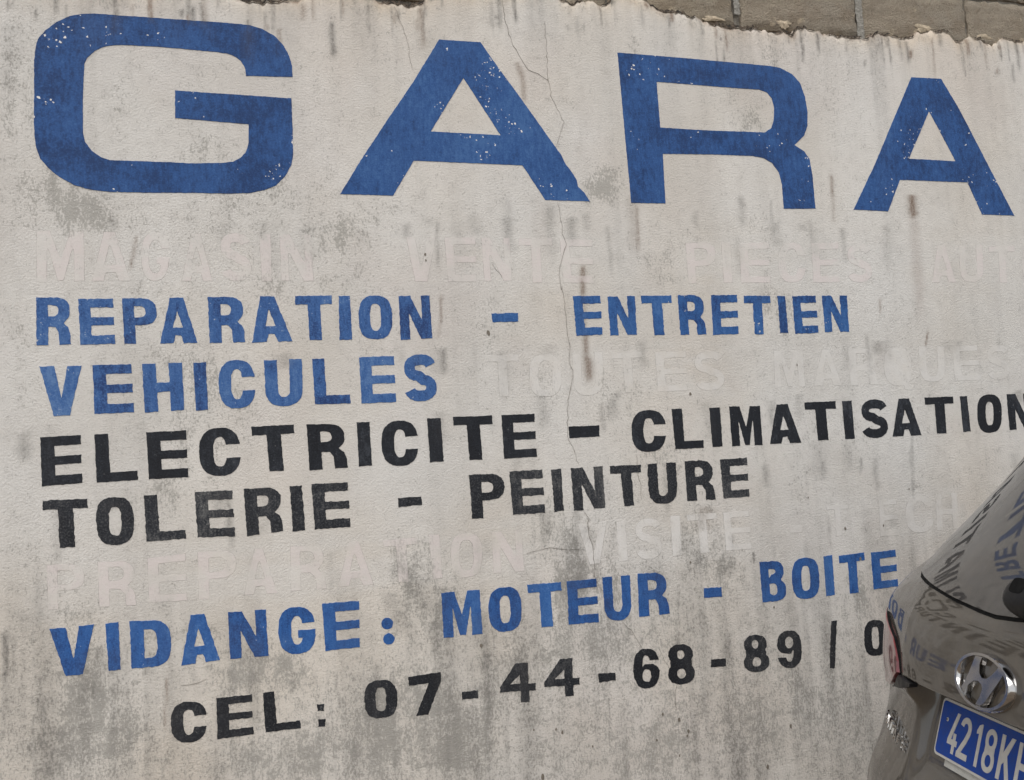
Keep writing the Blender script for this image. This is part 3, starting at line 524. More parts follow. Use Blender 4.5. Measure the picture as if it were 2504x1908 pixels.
    if c in '69':
        a0 = ang(.30, .5, .5)
        L = [sup(.5, .5, .5, .5, a0, 330, 28) + sup(.5, .68, .5, .30, 10, 95, 10) + [(v * 1.02, .47)] + sup(.5, .5, .5 - v, .5 - h * .9, 175, ang(.30, .5, .5 - h * .9), 14), sup(.5, .68, .5 - v, .15, 0, 345, 22, 2.2)]
        if c == '9': L = [[(1 - x, 1 - y) for x, y in l] for l in L]
        return L
    if c == '8':
        lft = sup(.5, .26, .46, .26, 25, 155, 12) 
        out = sup(.5, .26, .46, .26, -32, 212, 24, 2.2) + sup(.5, .73, .5, .27, 142, 398, 26, 2.2)
        return [out, sup(.5, .26, .47 - v, .26 - h * .78, 0, 345, 22, 2.1), sup(.5, .73, .5 - v, .27 - h * .78, 0, 345, 22, 2.1)]
    raise KeyError(c)

def area2(l): return sum(l[i][0] * l[(i + 1) % len(l)][1] - l[(i + 1) % len(l)][0] * l[i][1] for i in range(len(l)))
def resample(l, step):
    out = []
    for i in range(len(l)):
        a, b = l[i], l[(i + 1) % len(l)]; d = math.hypot(b[0] - a[0], b[1] - a[1])
        if d < 1e-6: continue
        k_ = max(1, int(math.ceil(d / step)))
        for j in range(k_): out.append((a[0] + (b[0] - a[0]) * j / k_, a[1] + (b[1] - a[1]) * j / k_))
    return out
def offset(l, d):
    """shift every point by d towards its left-hand side"""
    n_ = len(l); out = []
    for i in range(n_):
        p, a, b = l[i], l[i - 1], l[(i + 1) % n_]
        e1 = (p[0] - a[0], p[1] - a[1]); e2 = (b[0] - p[0], b[1] - p[1])
        l1 = math.hypot(*e1) or 1; l2 = math.hypot(*e2) or 1
        nx, ny = -(e1[1] / l1 + e2[1] / l2), (e1[0] / l1 + e2[0] / l2); q = math.hypot(nx, ny)
        if q < 1e-6: out.append(p); continue
        dd = d[i] if isinstance(d, (list, np.ndarray)) else d
        out.append((p[0] + nx / q * dd, p[1] + ny / q * dd))
    return out
def inside(x, y, loops):
    r = np.zeros(len(x), bool)
    for l in loops:
        for i in range(len(l)):
            x1, y1 = l[i]; x2, y2 = l[(i + 1) % len(l)]
            if y1 == y2: continue
            c = ((y1 > y) != (y2 > y)) & (x < (x2 - x1) * (y - y1) / (y2 - y1) + x1)
            r ^= c
    return r
def fill(loops, step, union=False):
    """triangles over loops (even-odd, or union) with inner points every step"""
    vs = []; es = []
    for l in loops:
        o = len(vs); vs += l; es += [(o + i, o + (i + 1) % len(l)) for i in range(len(l))]
    A = np.array(vs); lo, hi = A.min(0), A.max(0)
    gx, gy = np.meshgrid(np.arange(lo[0] + step * .5, hi[0], step), np.arange(lo[1] + step * .5, hi[1], step)); gx = gx.ravel(); gy = gy.ravel()
    def ins(x, y):
        if not union: return inside(x, y, loops)
        r = np.zeros(len(x), bool)
        for l in loops: r |= inside(x, y, [l])
        return r
    if len(gx):
        mk_ = ins(gx, gy)
        if mk_.any():
            d2 = np.min((gx[mk_][:, None] - A[None, :, 0]) ** 2 + (gy[mk_][:, None] - A[None, :, 1]) ** 2, 1)
            for x, y, d in zip(gx[mk_], gy[mk_], d2):
                if d > (step * .3) ** 2: vs.append((x, y))
    V2, _, F2, *_ = delaunay_2d_cdt([Vector(v) for v in vs], es, [], 0, 1e-7)
    C_ = np.array([[sum(V2[i][0] for i in f) / 3, sum(V2[i][1] for i in f) / 3] for f in F2])
    keep = ins(C_[:, 0], C_[:, 1])
    return [tuple(v) for v in V2], [tuple(f) for f, kk in zip(F2, keep) if kk]
def raised(loops, thick, inset, step, place, union=False, sink=.001):
    """a raised flat piece: top face at thick, bevelled rim down to -sink; place(x, y, h) -> 3D. returns verts, faces, edge flags, 2D"""
    tops = []; outs = []
    for i, l in enumerate(loops):
        hole = (not union) and i > 0 and inside(np.array([l[0][0] + 1e-7]), np.array([l[0][1] + 1e-7]), [loops[0]])[0]
        if (area2(l) < 0) != bool(hole): l = l[::-1]
        outs.append(l); tops.append(offset(l, inset))
    V2, F2 = fill(tops, step, union)
    verts = [place(x, y, thick) for x, y in V2]; flags = [0] * len(V2); two = list(V2); faces = list(F2)
    for t, o in zip(tops, outs):
        b = len(verts); n_ = len(t)
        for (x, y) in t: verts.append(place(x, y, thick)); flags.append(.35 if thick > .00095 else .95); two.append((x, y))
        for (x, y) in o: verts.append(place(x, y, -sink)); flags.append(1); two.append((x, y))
        for i in range(n_):
            j = (i + 1) % n_; faces.append((b + i, b + j, b + n_ + j, b + n_ + i))
    return verts, faces, flags, two

def bil(q, x, y):
    (a, b, c, d) = ((q[0], q[1]), (q[2], q[3]), (q[4], q[5]), (q[6], q[7]))
    f = lambda i: (a[i] * (1 - x) * (1 - y) + b[i] * x * (1 - y) + c[i] * x * y + d[i] * (1 - x) * y) / 1000
    return (f(0), f(1))
STY = {  # wear, edge roughness (m), thickness, inset
 'big': (.85, .0010, .0014, .0008), 'b1': (.65, .0017, .0012, .0010), 'b2': (.45, .0016, .0012, .0010), 'b3': (.75, .0022, .0012, .0010), 'b4': (.45, .0017, .0012, .0010),
 'k1': (.35, .0014, .0012, .0010), 'k2': (.55, .0024, .0012, .0012), 'k3': (.55, .0022, .0012, .0012),
 'g1': (0, .0010, .0004, .0028), 'g2': (0, .0010, .0004, .0028), 'g3': (0, .0010, .0005, .0028)}
_seed = [0]
def put_letter(style, ch, loops):
    _seed[0] += 1; sd = _seed[0]
    wear, rough, thick, inset = STY[style]
    rl = []
    for l in loops:
        l = resample(l, .0045)
        xs = np.array([p[0] for p in l]); zs = np.array([p[1] for p in l])
        d = (fbm(xs * 120 + sd, zs * 120, 80, 2) - .5) * 2 * rough * .95 + (fbm(xs * 14 + sd, zs * 14, 81, 2) - .5) * rough * .7
        rl.append(offset(l, d))
    V, F, fl, two = raised(rl, thick, inset, .03 if style == 'big' else .02, lambda x, z, h: (x, -h, z), union=(ch == 'Q'))
    V = np.array(V); V[:, 1] += wall_y(V[:, 0], V[:, 2]); V = V.tolist()
    me = mesh('letter', V, F); fix_normals(me)
    xs = np.array([p[0] for p in two]); zs = np.array([p[1] for p in two])
    mk, tn = stain(xs, zs); set_col(me, 'mask', mk); set_col(me, 'tint', tn)
    r_ = random.Random(sd).uniform(.6, 1.3)
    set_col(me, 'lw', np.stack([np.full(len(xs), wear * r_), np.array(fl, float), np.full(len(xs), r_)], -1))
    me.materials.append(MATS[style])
    word = 'large blue painted letter %s of the top line' % ch if style == 'big' else '%s %s' % ({'b': 'blue painted', 'k': 'black painted', 'g': 'faint whitewashed'}[style[0]], {'-': 'stroke', '.': 'dot'}.get(ch, ('digit ' if ch.isdigit() else 'letter ') + ch))
    nm = 'painted_letter' if style[0] != 'g' else 'overpainted_letter'
    o = bpy.data.objects.new(nm, me); COL.objects.link(o); o.parent = WALL; o['label'] = word
    return o
for ch, polys in BIG:
    put_letter('big', ch, [[(x / 1000, z / 1000) for x, z in l] for l in polys])
for style, letters in LETTERS:
    for ch, q in letters:
        w_ = abs(q[2] - q[0]) + abs(q[4] - q[6]); h_ = abs(q[1] - q[7]) + abs(q[3] - q[5])
        gl = glyph(ch, .31 if style[0] == 'g' else .345, .185 if style[0] == 'g' else .20, w_ / h_)
        put_letter(style, ch, [[bil(q, x, y) for x, y in l] for l in gl])

# dark strips painted as the shade in crevices along the broken plaster edge, and scraps of plaster left on the blocks
M_CREV, n = new_mat('crevice_shade'); f = n.noise(n.coord(), 90, 4)
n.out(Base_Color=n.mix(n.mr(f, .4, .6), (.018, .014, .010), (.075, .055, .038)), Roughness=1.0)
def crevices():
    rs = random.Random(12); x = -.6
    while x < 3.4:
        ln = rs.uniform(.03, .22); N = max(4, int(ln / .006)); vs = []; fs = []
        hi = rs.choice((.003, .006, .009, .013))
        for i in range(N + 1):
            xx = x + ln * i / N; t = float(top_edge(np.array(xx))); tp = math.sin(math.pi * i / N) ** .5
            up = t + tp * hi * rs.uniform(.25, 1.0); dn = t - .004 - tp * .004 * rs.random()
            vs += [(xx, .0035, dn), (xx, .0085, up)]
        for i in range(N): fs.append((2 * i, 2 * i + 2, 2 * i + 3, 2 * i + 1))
        link('edge_shade_strip', mesh('edge_shade_strip', vs, fs), M_CREV, WALL)
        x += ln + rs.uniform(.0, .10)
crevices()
M_SCRAP, n = new_mat('plaster_scrap'); f = n.noise(n.coord(), 60, 5, .7)
n.out(Base_Color=n.mix(n.mr(f, .35, .65), (.30, .25, .18), (.52, .43, .31)), Roughness=.95, Normal=n.bump(f, .9, .006))
for i, (x, z, rx, rz) in enumerate(((2.075, 3.108, .035, .020), (2.70, 3.142, .045, .020), (1.78, 3.105, .06, .012), (2.99, 3.128, .05, .014))):
    rs = random.Random(40 + i); N = 26
    vs = [(x, .0095, z)] + [(x + rx * k_ * math.cos(a), .0135, z + rz * k_ * math.sin(a)) for a, k_ in ((2 * math.pi * q / N, .8 + .18 * math.sin(3 * q / N * 6.283 + i) + rs.uniform(-.13, .13)) for q in range(N))]
    link('plaster_scrap', mesh('plaster_scrap', vs, [(0, q, q % N + 1) for q in range(1, N + 1)]), M_SCRAP, WALL)

# cracks and nail holes
M_CRACK, n = new_mat('crack_shadow'); n.out(Base_Color=(.17, .148, .12), Roughness=1.0)
def ribbon(pts, w, seed):
    rs = random.Random(seed); P_ = []
    for a, b in zip(pts[:-1], pts[1:]):
        d = math.hypot(b[0] - a[0], b[1] - a[1]); k_ = max(1, int(d / .012))
        for j in range(k_): P_.append((a[0] + (b[0] - a[0]) * j / k_, a[1] + (b[1] - a[1]) * j / k_))
    P_.append(pts[-1]); P_ = [(x + rs.uniform(-.0028, .0028), z + rs.uniform(-.001, .001)) for x, z in P_]
    vs = []; fs = []
    for i, (x, z) in enumerate(P_):
        a = P_[max(i - 1, 0)]; b = P_[min(i + 1, len(P_) - 1)]; dx, dz = b[0] - a[0], b[1] - a[1]; q = math.hypot(dx, dz) or 1
        ww = w * (rs.uniform(.15, 1.3) if rs.random() > .18 else .05) * .5 * min(1, (i + .6) / 4, (len(P_) - i - .4) / 4); y = float(wall_y(x, z))
        nx, nz = -dz / q * ww, dx / q * ww
        vs += [(x + nx, y - .0005, z + nz), (x, y - .0019, z), (x - nx, y - .0005, z - nz)]
    for i in range(len(P_) - 1):
        for q in (0, 1): fs.append((i * 3 + q, i * 3 + q + 1, i * 3 + q + 4, i * 3 + q + 3))
    return vs, fs
for i, (w_, pts) in enumerate(CRACKS):
    vs, fs = ribbon([(x / 1000, z / 1000) for x, z in pts], w_ * (.36 if i < 2 else .46) / 1000, i)
    link('crack', mesh('crack', vs, fs), M_CRACK, WALL)
for i, (x, z, r_) in enumerate(HOLES):
    rs = random.Random(i); y = float(wall_y(x / 1000, z / 1000))
    vs = [(x / 1000, y - .0022, z / 1000)] + [(x / 1000 + r_ / 1000 * .75 * rs.uniform(.6, 1.1) * math.cos(a * .7), y - .0018, z / 1000 + r_ / 1000 * rs.uniform(.7, 1.2) * math.sin(a * .7)) for a in range(9)]
    link('nail_hole', mesh('nail_hole', vs, [(0, j, j % 9 + 1) for j in range(1, 10)]), M_CRACK, WALL)

# ------------------------------------------------------------------ car
CAR = bpy.data.objects.new('parked_car', None); COL.objects.link(CAR)
CAR.location = (1.37188954, -1.48313699, 0.0); CAR.rotation_euler = (0, 0, math.radians(-13.55))
CAR['label'] = 'dusty grey-brown car parked beside the wall with blue number plate'
CAR['category'] = 'car'

def dusty_paint(name, dark, dust, coat_ior=2.0, dustiness=.5):
    mt, n = new_mat(name); P = n.coord()
    a = n.noise(P, 3.5, 5, .6); b = n.noise(P, 28, 5, .65); f = n.noise(P, 240, 3, .6)
    run = n.noise(n.scaled(P, (30, 30, 2.5)), 1.0, 3, .6)
    d = n.add(n.add(n.mul(a, .45), n.mul(b, .2)), n.add(n.mul(run, .2), n.mul(f, .15)))
    df = n.mr(d, .36, .64, dustiness - .22, dustiness + .22)
    c = n.mix(df, dark, dust)
    cw = n.mr(d, .40, .62, .95, .70)
    n.out(Base_Color=c, Roughness=.6, Specular_IOR_Level=.3, Coat_Weight=cw, Coat_Roughness=n.mr(f, .3, .7, .035, .06), Coat_IOR=coat_ior)
    return mt
M_CAR = dusty_paint('dusty_car_paint', (.026, .022, .017), (.088, .074, .056), 1.74, .50)
M_GLASS, n = new_mat('dusty_tinted_glass'); P = n.coord()
a = n.noise(P, 4, 5, .6); f = n.noise(P, 200, 3, .6); b = n.noise(P, 30, 4, .6)
sep = n.node('ShaderNodeSeparateXYZ'); n.nt.links.new(P, sep.inputs[0])
# rings of dust swept by the wiper about its pivot
rr_ = n.m('SQRT', n.add(n.m('POWER', n.m('SUBTRACT', sep.outputs[1], -.03), 2.0), n.m('POWER', n.m('MULTIPLY', n.m('SUBTRACT', sep.outputs[2], 1.18), 1.35), 2.0)))
ring = n.mul(n.mr(n.m('ABSOLUTE', n.m('SUBTRACT', rr_, n.add(.30, n.mul(b, .02)))), .0, .006, 1.0, 0.0), n.mr(b, .4, .6))
d = n.mr(n.add(n.mul(a, .6), n.add(n.mul(b, .25), n.mul(f, .15))), .38, .62, .06, .20)
d = n.add(d, n.mul(ring, .25))
n.out(Base_Color=n.mix(d, (.012, .012, .013), (.17, .145, .12)), Roughness=.5, Specular_IOR_Level=.3, Coat_Weight=.95, Coat_Roughness=.03, Coat_IOR=1.75)
def plain(name, col, rough=.5, metal=0.0, var=.15, scale=40, **kw):
    mt, n = new_mat(name); f = n.noise(n.coord(), scale, 4, .6)
    dk = tuple(c * (1 - var) for c in col); lt = tuple(min(1, c * (1 + var)) for c in col)
    n.out(Base_Color=n.mix(n.mr(f, .35, .65), dk, lt), Roughness=n.mr(f, .3, .7, rough * .8, min(1, rough * 1.2)), Metallic=metal, **kw); return mt
M_CHROME = plain('chrome', (.43, .42, .41), .10, 1.0, .06, 30)
M_BLACK = plain('black_plastic', (.009, .009, .010), .5, Specular_IOR_Level=.3)
M_SEAL = plain('black_rubber_seal', (.004, .004, .004), .8, Specular_IOR_Level=.15)
M_LENS = plain('red_lamp_lens', (.16, .006, .009), .35, 0.0, .25, 20, Coat_Weight=1.0, Coat_Roughness=.05, Coat_IOR=1.42)
M_PBLUE = plain('blue_plate_paint', (.003, .046, .275), .5, 0.0, .12, 60, Specular_IOR_Level=.25)
M_PWHITE = plain('white_plate_paint', (.52, .51, .48), .45, 0.0, .06, 80)
M_STRIP = plain('pale_plastic_strip', (.46, .46, .43), .5, 0.0, .08, 50)
M_TYRE = plain('tyre_rubber', (.022, .021, .020), .85)
M_ALLOY = plain('alloy_rim', (.40, .39, .38), .35, .8)
M_UNDER = plain('underbody', (.012, .012, .012), .9)
M_HEAD = plain('clear_lamp_lens', (.45, .46, .47), .15, 0.0, .1, 20, Coat_Weight=1.0)

ZB = [.25, .45, .60, .72, .76, .80, .85, .90, .95, 1.0, 1.043, 1.10, 1.138, 1.15, 1.165, 1.18, 1.20, 1.25, 1.30, 1.40, 1.50, 1.60, 1.66, 1.69]
UB = [.01, -.075, -.088, -.068, -.043, -.025, -.006, .006, .006, .003, .005, .015, .026, .031, .037, .045, .057, .098, .150, .246, .33, .42, .55, .70]
WB = [.88, .93, .94, .94, .94, .94, .94, .94, .94, .938, .935, .925, .920, .915, .910, .905, .895, .865, .835, .775, .72, .66, .59, .47]
UF = [4.45, 4.60, 4.62, 4.58, 4.57, 4.55, 4.48, 4.40, 4.2, 3.95, 3.70, 3.42, 3.33, 3.30, 3.26, 3.22, 3.18, 3.08, 2.98, 2.78, 2.55, 2.25, 2.0, 1.75]
ZC = [.94, .972, 1.0, 1.043, 1.07, 1.10, 1.12, 1.142, 1.158, 1.17]
BC = [.024, .026, .025, .021, .018, .014, .012, .009, -.001, 0]
_zt = np.arange(.2, 1.75, .002)
def _sm(y, s):
    k_ = np.exp(-.5 * (np.arange(-16, 17) * .002 / s) ** 2); k_ /= k_.sum(); return np.convolve(np.pad(y, 16, 'edge'), k_, 'valid')
TU = _sm(np.interp(_zt, ZB, UB), .012); TW = _sm(np.interp(_zt, ZB, WB), .012); TF = _sm(np.interp(_zt, ZB, UF), .012); TB = _sm(np.interp(_zt, ZC, BC, left=0, right=0), .009)
LC, LF = .8, .95
def lut(t, z):
    x = (z - .2) / .002; i = int(x); i = min(max(i, 0), len(t) - 2); f = x - i
    return t[i] * (1 - f) + t[i + 1] * f
def ss1(a, b, x):
    t = min(max((x - a) / (b - a), 0), 1); return t * t * (3 - 2 * t)
def nexp(z): return 3.2 - .7 * min(max((z - 1.12) / .1, 0), 1)
def body_pt(p, z, detail=True):
    """p in [-1,1] wraps the rear, to 2 the flank, to 3 the nose -> (forward, left, up)"""
    u0 = lut(TU, z); w = lut(TW, z); uf = lut(TF, z); ne = nexp(z)
    sg = 1 if p >= 0 else -1; ap = abs(p); lc = min(LC, .44 * (uf - u0)); lf = min(LF, .5 * (uf - u0))
    def se(phi):
        s, c = math.sin(phi), math.cos(phi); r = (abs(s) ** ne + abs(c) ** ne) ** (-1 / ne); return r * s, r * c
    if ap <= 1:
        q, c = se(ap * math.pi / 2); u = u0 + lc * (1 - c) - lut(TB, z) * (1 - ss1(.28, .60, q)); s = sg * w * q
        if detail:
            as_ = abs(s); lim = .342
            wgt = ss1(lim, lim - .04, as_) * ss1(.9895, .983, z) * ss1(.755, .83, z)
            tgt = .041 + .315 * (z - .9455) + .014
            u += (max(tgt, u) - u) * wgt
    elif ap <= 2: u = u0 + lc + (uf - lf - u0 - lc) * (ap - 1); s = sg * w
    else:
        q, c = se((3 - ap) * math.pi / 2); u = uf - lf * (1 - c); s = sg * w * q
    return Vector((u, s, z))
def body_n(p, z):
    e = .004
    a = body_pt(p + e, z, False) - body_pt(p - e, z, False); b = body_pt(p, z + .008, False) - body_pt(p, z - .008, False)
    n_ = b.cross(a)
    return n_.normalized()
def p_of_s(s, z):
    w = lut(TW, z); NE = nexp(z); q = min(.9999, abs(s) / w); c = (1 - q ** NE) ** (1 / NE)
    return math.copysign(math.atan2(q, c) / (math.pi / 2), s)
def p_of_u(u, z, side=1):
    lo, hi = .3, 2.9
    for _ in range(40):
        md = (lo + hi) / 2
        if body_pt(md, z, False).x < u: lo = md
        else: hi = md
    return side * lo
_o = body_n(0, .9)
if _o.x > 0:
    _bn = body_n
    def body_n(p, z): return -_bn(p, z)

zl = sorted(set([round(x, 4) for x in np.concatenate([np.linspace(.25, .74, 14), np.linspace(.755, .96, 24), [.968, .976, .981, .983, .9845, .986, .9875, .989, .991, .995], np.linspace(1.0, 1.13, 20), np.linspace(1.134, 1.170, 13), np.linspace(1.176, 1.60, 36), [1.62, 1.64, 1.66, 1.675, 1.685, 1.69]])]))
sneg = np.concatenate([np.linspace(0, .30, 20, endpoint=False), np.linspace(.30, .35, 9)])
pr = sorted(set([round(p_of_s(s, .9), 5) for s in sneg] + list(np.round(np.linspace(.40, 1, 26), 5))))
pl = pr + list(np.round(np.linspace(1, 2, 22)[1:], 4)) + list(np.round(np.linspace(2, 3, 20)[1:], 4))
PL = [-x for x in pl[::-1] if x > 0] + pl      # from -3 (nose) round the tail to +3 (nose)
NPL = len(PL) - 1                              # -3 and +3 coincide
GV = [[body_pt(p, z) for p in PL[:-1]] for z in zl]
def region(p, z):
    ap = abs(p)
    if ap < .66 and .762 < z < 1.615: return 'tailgate'
    if z < .762 and ap < 1.05: return 'rear_bumper'
    if z < .70 and ap > 1.95: return 'front_bumper'
    if ap > 1.6 and .985 < z < 1.115: return 'bonnet'
    return 'body'
parts = {}
for j in range(len(zl) - 1):
    for i in range(NPL):
        pm = (PL[i] + PL[i + 1]) / 2; zm = (zl[j] + zl[j + 1]) / 2
        parts.setdefault(region(pm, zm), []).append((j, i))
PART = {}
for nm, fl in parts.items():
    idx = {}; vs = []; fs = []
    def vid(j, i):
        i %= NPL
        if (j, i) not in idx: idx[j, i] = len(vs); vs.append(GV[j][i])
        return idx[j, i]
    for j, i in fl: fs.append((vid(j, i), vid(j + 1, i), vid(j + 1, i + 1), vid(j, i + 1)))
    if nm == 'body':
        fs.append([vid(len(zl) - 1, i) for i in range(NPL)][::-1])
    PART[nm] = link(nm, mesh(nm, vs, fs, sharp=38), M_CAR, CAR)
link('underbody', mesh('underbody', [(v.x, v.y * .98, .255) for v in GV[0]], [tuple(range(NPL))]), M_UNDER, CAR)

def patch(name, poly, off, depth, mat, parent, inset=.002, step=.03, sc=1.0, sharp=35, bulge=None, res=.012):
    """a panel lying on the body skin: poly in (p, z)"""
    l = resample([(p * sc, z) for p, z in poly], res)
    def place(x, y, h):
        p = x / sc; b = body_pt(p, y, False); nn_ = body_n(p, y)
        hh = h + (bulge(p, y) if (bulge and h > 0) else 0)
        return tuple(b + nn_ * hh)
    V, F, _, _ = raised([l], off, inset, step, place, sink=depth)
    me = mesh(name, V, F, sharp=sharp); fix_normals(me)
    return link(name, me, mat, parent)
def sym(pts): return pts + [(-s, z) for s, z in pts[::-1] if s > 1e-6]
def s2p(pts): return [(p_of_s(s, z), z) for s, z in pts]
TG = PART['tailgate']
# rear window: bottom edge from centre to corner, then up the side
gb = [(0, 1.160), (.06, 1.163), (.12, 1.168), (.17, 1.172), (.23, 1.178), (.286, 1.183), (.35, 1.189), (.413, 1.195), (.452, 1.200), (.474, 1.209), (.484, 1.224), (.486, 1.245), (.476, 1.29), (.456, 1.35), (.434, 1.42), (.412, 1.50), (.398, 1.55), (.38, 1.572), (.34, 1.58), (0, 1.588)]
def grow(pts, d):
    out = []
    for s, z in pts: out.append((s + (d if s > .3 else 0), z - d * (1 if z < 1.2 else (-1 if z > 1.56 else 0))))
    return out
patch('window_seal', s2p(sym(grow(gb, .0052))), .0016, .004, M_SEAL, TG, .001, .04)
patch('rear_window', s2p(sym(gb)), .0040, .003, M_GLASS, TG, .0015, .025)
# high spoiler
patch('spoiler', s2p(sym([(0, 1.595), (.30, 1.595), (.46, 1.598), (.50, 1.61), (.50, 1.63), (.40, 1.645), (0, 1.65)])), .07, .01, M_CAR, PART['body'], .02, .03, bulge=None)

# tail lamps
lens = [(.598, 1.090), (.558, 1.079), (.502, 1.068), (.438, 1.057), (.393, 1.037), (.367, 1.014), (.362, .989), (.42, .962), (.50, .932), (.56, .925)]
lensp = s2p(lens) + [(.72, .935), (.86, .965), (.95, 1.0), (.985, 1.035), (.95, 1.068), (.88, 1.086), (.78, 1.096), (.70, 1.097)]
hous = [(.364, .988), (.32, .987), (.273, .986), (.280, .975), (.36, .955), (.43, .943), (.502, .930), (.42, .961)]
for sg in (1, -1):
    gp = s2p([(a_ - (.003 if a_ < .57 else 0), b_) for a_, b_ in lens]) + lensp[len(lens):]
    gp = [(sg * p, z) for p, z in gp]
    patch('lamp_gap', gp if sg > 0 else gp[::-1], .0015, .004, M_SEAL, CAR, .001, .03)
    L = patch('tail_lamp', [(sg * p, z) for p, z in (lensp if sg > 0 else lensp[::-1])], .004, .012, M_LENS, CAR, .004, .015, bulge=lambda p, z: .007 * ss1(1.05, .95, z))
    ph = [(sg * p, z) for p, z in s2p(hous)]
    patch('lamp_housing', ph if sg > 0 else ph[::-1], .007, .01, M_BLACK, L, .003, .015)
    rb = [(sg * p, z) for p, z in s2p([(.60, .60), (.78, .60), (.80, .64), (.60, .64)])]
    patch('bumper_reflector', rb if sg > 0 else rb[::-1], .004, .004, M_LENS, PART['rear_bumper'], .002, .03)
patch('bumper_trim', s2p(sym([(0, .30), (.62, .30), (.70, .34), (.70, .43), (.62, .46), (0, .46)])), .008, .004, M_BLACK, PART['rear_bumper'], .004, .05)

# number plate: hangs in the recess, leaning back with it
KT = .315
def plate_pt(s, z, h):
    u = .041 + KT * (z - .9455); nn_ = Vector((-1, 0, KT)).normalized()
    return Vector((u, s, z)) + nn_ * h
def rrect(x0, x1, y0, y1, r, k_=5):
    out = []
    for cx, cy, a0 in ((x1 - r, y1 - r, 0), (x0 + r, y1 - r, 90), (x0 + r, y0 + r, 180), (x1 - r, y0 + r, 270)):
        for i in range(k_ + 1):
            a = math.radians(a0 + 90 * i / k_); out.append((cx + r * math.cos(a), cy + r * math.sin(a)))
    return out
def flat(name, loops, h, base, mat, parent, inset=.0008, place=plate_pt, union=False, step=.03, sharp=30):
    V, F, _, _ = raised(loops, h, inset, step, lambda x, y, t: tuple(place(x, y, base + max(t, 0))), union)
    me = mesh(name, V, F, sharp=sharp); fix_normals(me); return link(name, me, mat, parent)
flat('plate_bracket', [rrect(-.219, .219, .8265, .870, .002)], .003, -.006, M_STRIP, CAR)
PLATE = flat('number_plate', [rrect(-.26, .26, .841, .956, .012)], .0025, 0, M_PWHITE, CAR)
flat('plate_field', [rrect(-.2545, .2545, .8465, .9505, .009)], .0006, .0026, M_PBLUE, PLATE, .0003)
for ch, s0, s1 in (('p', .214, .174), ('2', .1705, .129), ('1', .116, .080), ('8', .076, .034), ('K', .021, -.024), ('H', -.037, -.080)):
    sv, sh = (.26, .15) if ch != '8' else (.25, .17)
    gl = glyph(ch, sv, sh, (s0 - s1) / .08)
    flat('plate_character', [[(s0 + (s1 - s0) * x, .9365 - .0795 * y) for x, y in l] for l in gl], .0012, .0030, M_PWHITE, PLATE, .0005, union=(ch == '2'))
flat('plate_bolt', [[(.226 + .0042 * math.cos(i * .5236), .9165 + .0042 * math.sin(i * .5236)) for i in range(12)]], .0018, .003, M_STRIP, PLATE, .001)
flat('plate_bolt_head', [[(.226 + .0019 * math.cos(i * .7854), .9165 + .0019 * math.sin(i * .7854)) for i in range(8)]], .0012, .0046, M_BLACK, PLATE, .0004)

# emblem: oval ring and slanted bar, chromed
EP, EZc = p_of_s(-.031, 1.047), 1.047
eb = body_pt(EP, EZc, True); en = body_n(EP, EZc); ex = Vector((0, -1, 0)); ex = (ex - en * ex.dot(en)).normalized(); ey = en.cross(ex)
if ey.z < 0: ey = -ey
def emb(x, y, h): return eb + ex * (x * .098) + ey * (y * .053) + en * (h + .001)
R1, R2 = 44, 8
vs = []; fs = []
for i in range(R1 * 2):
    a = 2 * math.pi * i / (R1 * 2); c, s = math.cos(a), math.sin(a)
    wi = .17
    for j in range(R2 + 1):
        t = j / R2; k_ = 1 - wi * t
        kx, ky = 1 - .165 * t, 1 - .19 * t
        h = .012 * min(1, math.sin(math.pi * t) * 1.7) ** .8 if 0 < t < 1 else -.004
        vs.append(tuple(emb(c * kx, s * ky, h)))
N_ = R1 * 2
for i in range(N_):
    for j in range(R2): fs.append((i * (R2 + 1) + j, ((i + 1) % N_) * (R2 + 1) + j, ((i + 1) % N_) * (R2 + 1) + j + 1, i * (R2 + 1) + j + 1))
me = mesh('emblem', vs, fs, sharp=60); fix_normals(me)
EMB = link('emblem', me, M_CHROME, TG)
Hh = [(-.33, .83), (-.04, .87), (-.12, .55), (-.09, .27), (0, .15), (.14, .17), (.31, .36), (.50, .68), (.62, .70), (.72, .46), (.46, -.12), (.18, -.70), (.04, -.87), (-.16, -.86), (-.02, -.5), (.03, -.25), (-.01, -.13), (-.12, -.06), (-.27, -.10), (-.44, -.3), (-.56, -.68), (-.72, -.70), (-.80, -.60), (-.62, -.2), (-.5, .17)]
Hm = [(x * .103, y * .053) for x, y in Hh]
flat('emblem_bar', [resample(Hm, .004)], .011, -.002, M_CHROME, TG, .0020, place=lambda x, y, h: emb(x / .103, y / .053, h), step=.012, sharp=20)

# chromed name along the lower left of the tailgate
word = 'SANTAFE'; cw_ = .0305
for i, ch in enumerate(word):
    s0 = .597 - i * .0325; s1 = s0 - .0275
    z0 = .8575 - .0035 * i
    gl = glyph(ch, .24, .17, 1.1)
    loops = [[(p_of_s(s0 + (s1 - s0) * x, z0 - .024 * y) * 1.4, z0 - .024 * y) for x, y in l] for l in gl]
    V, F, _, _ = raised([resample(l, .006) for l in loops], .0035, .0008, .02, lambda x, y, h: tuple(body_pt(x / 1.4, y, False) + body_n(x / 1.4, y) * h), sink=.001)
    me = mesh('badge_letter', V, F); fix_normals(me); link('badge_letter', me, M_CHROME, TG)

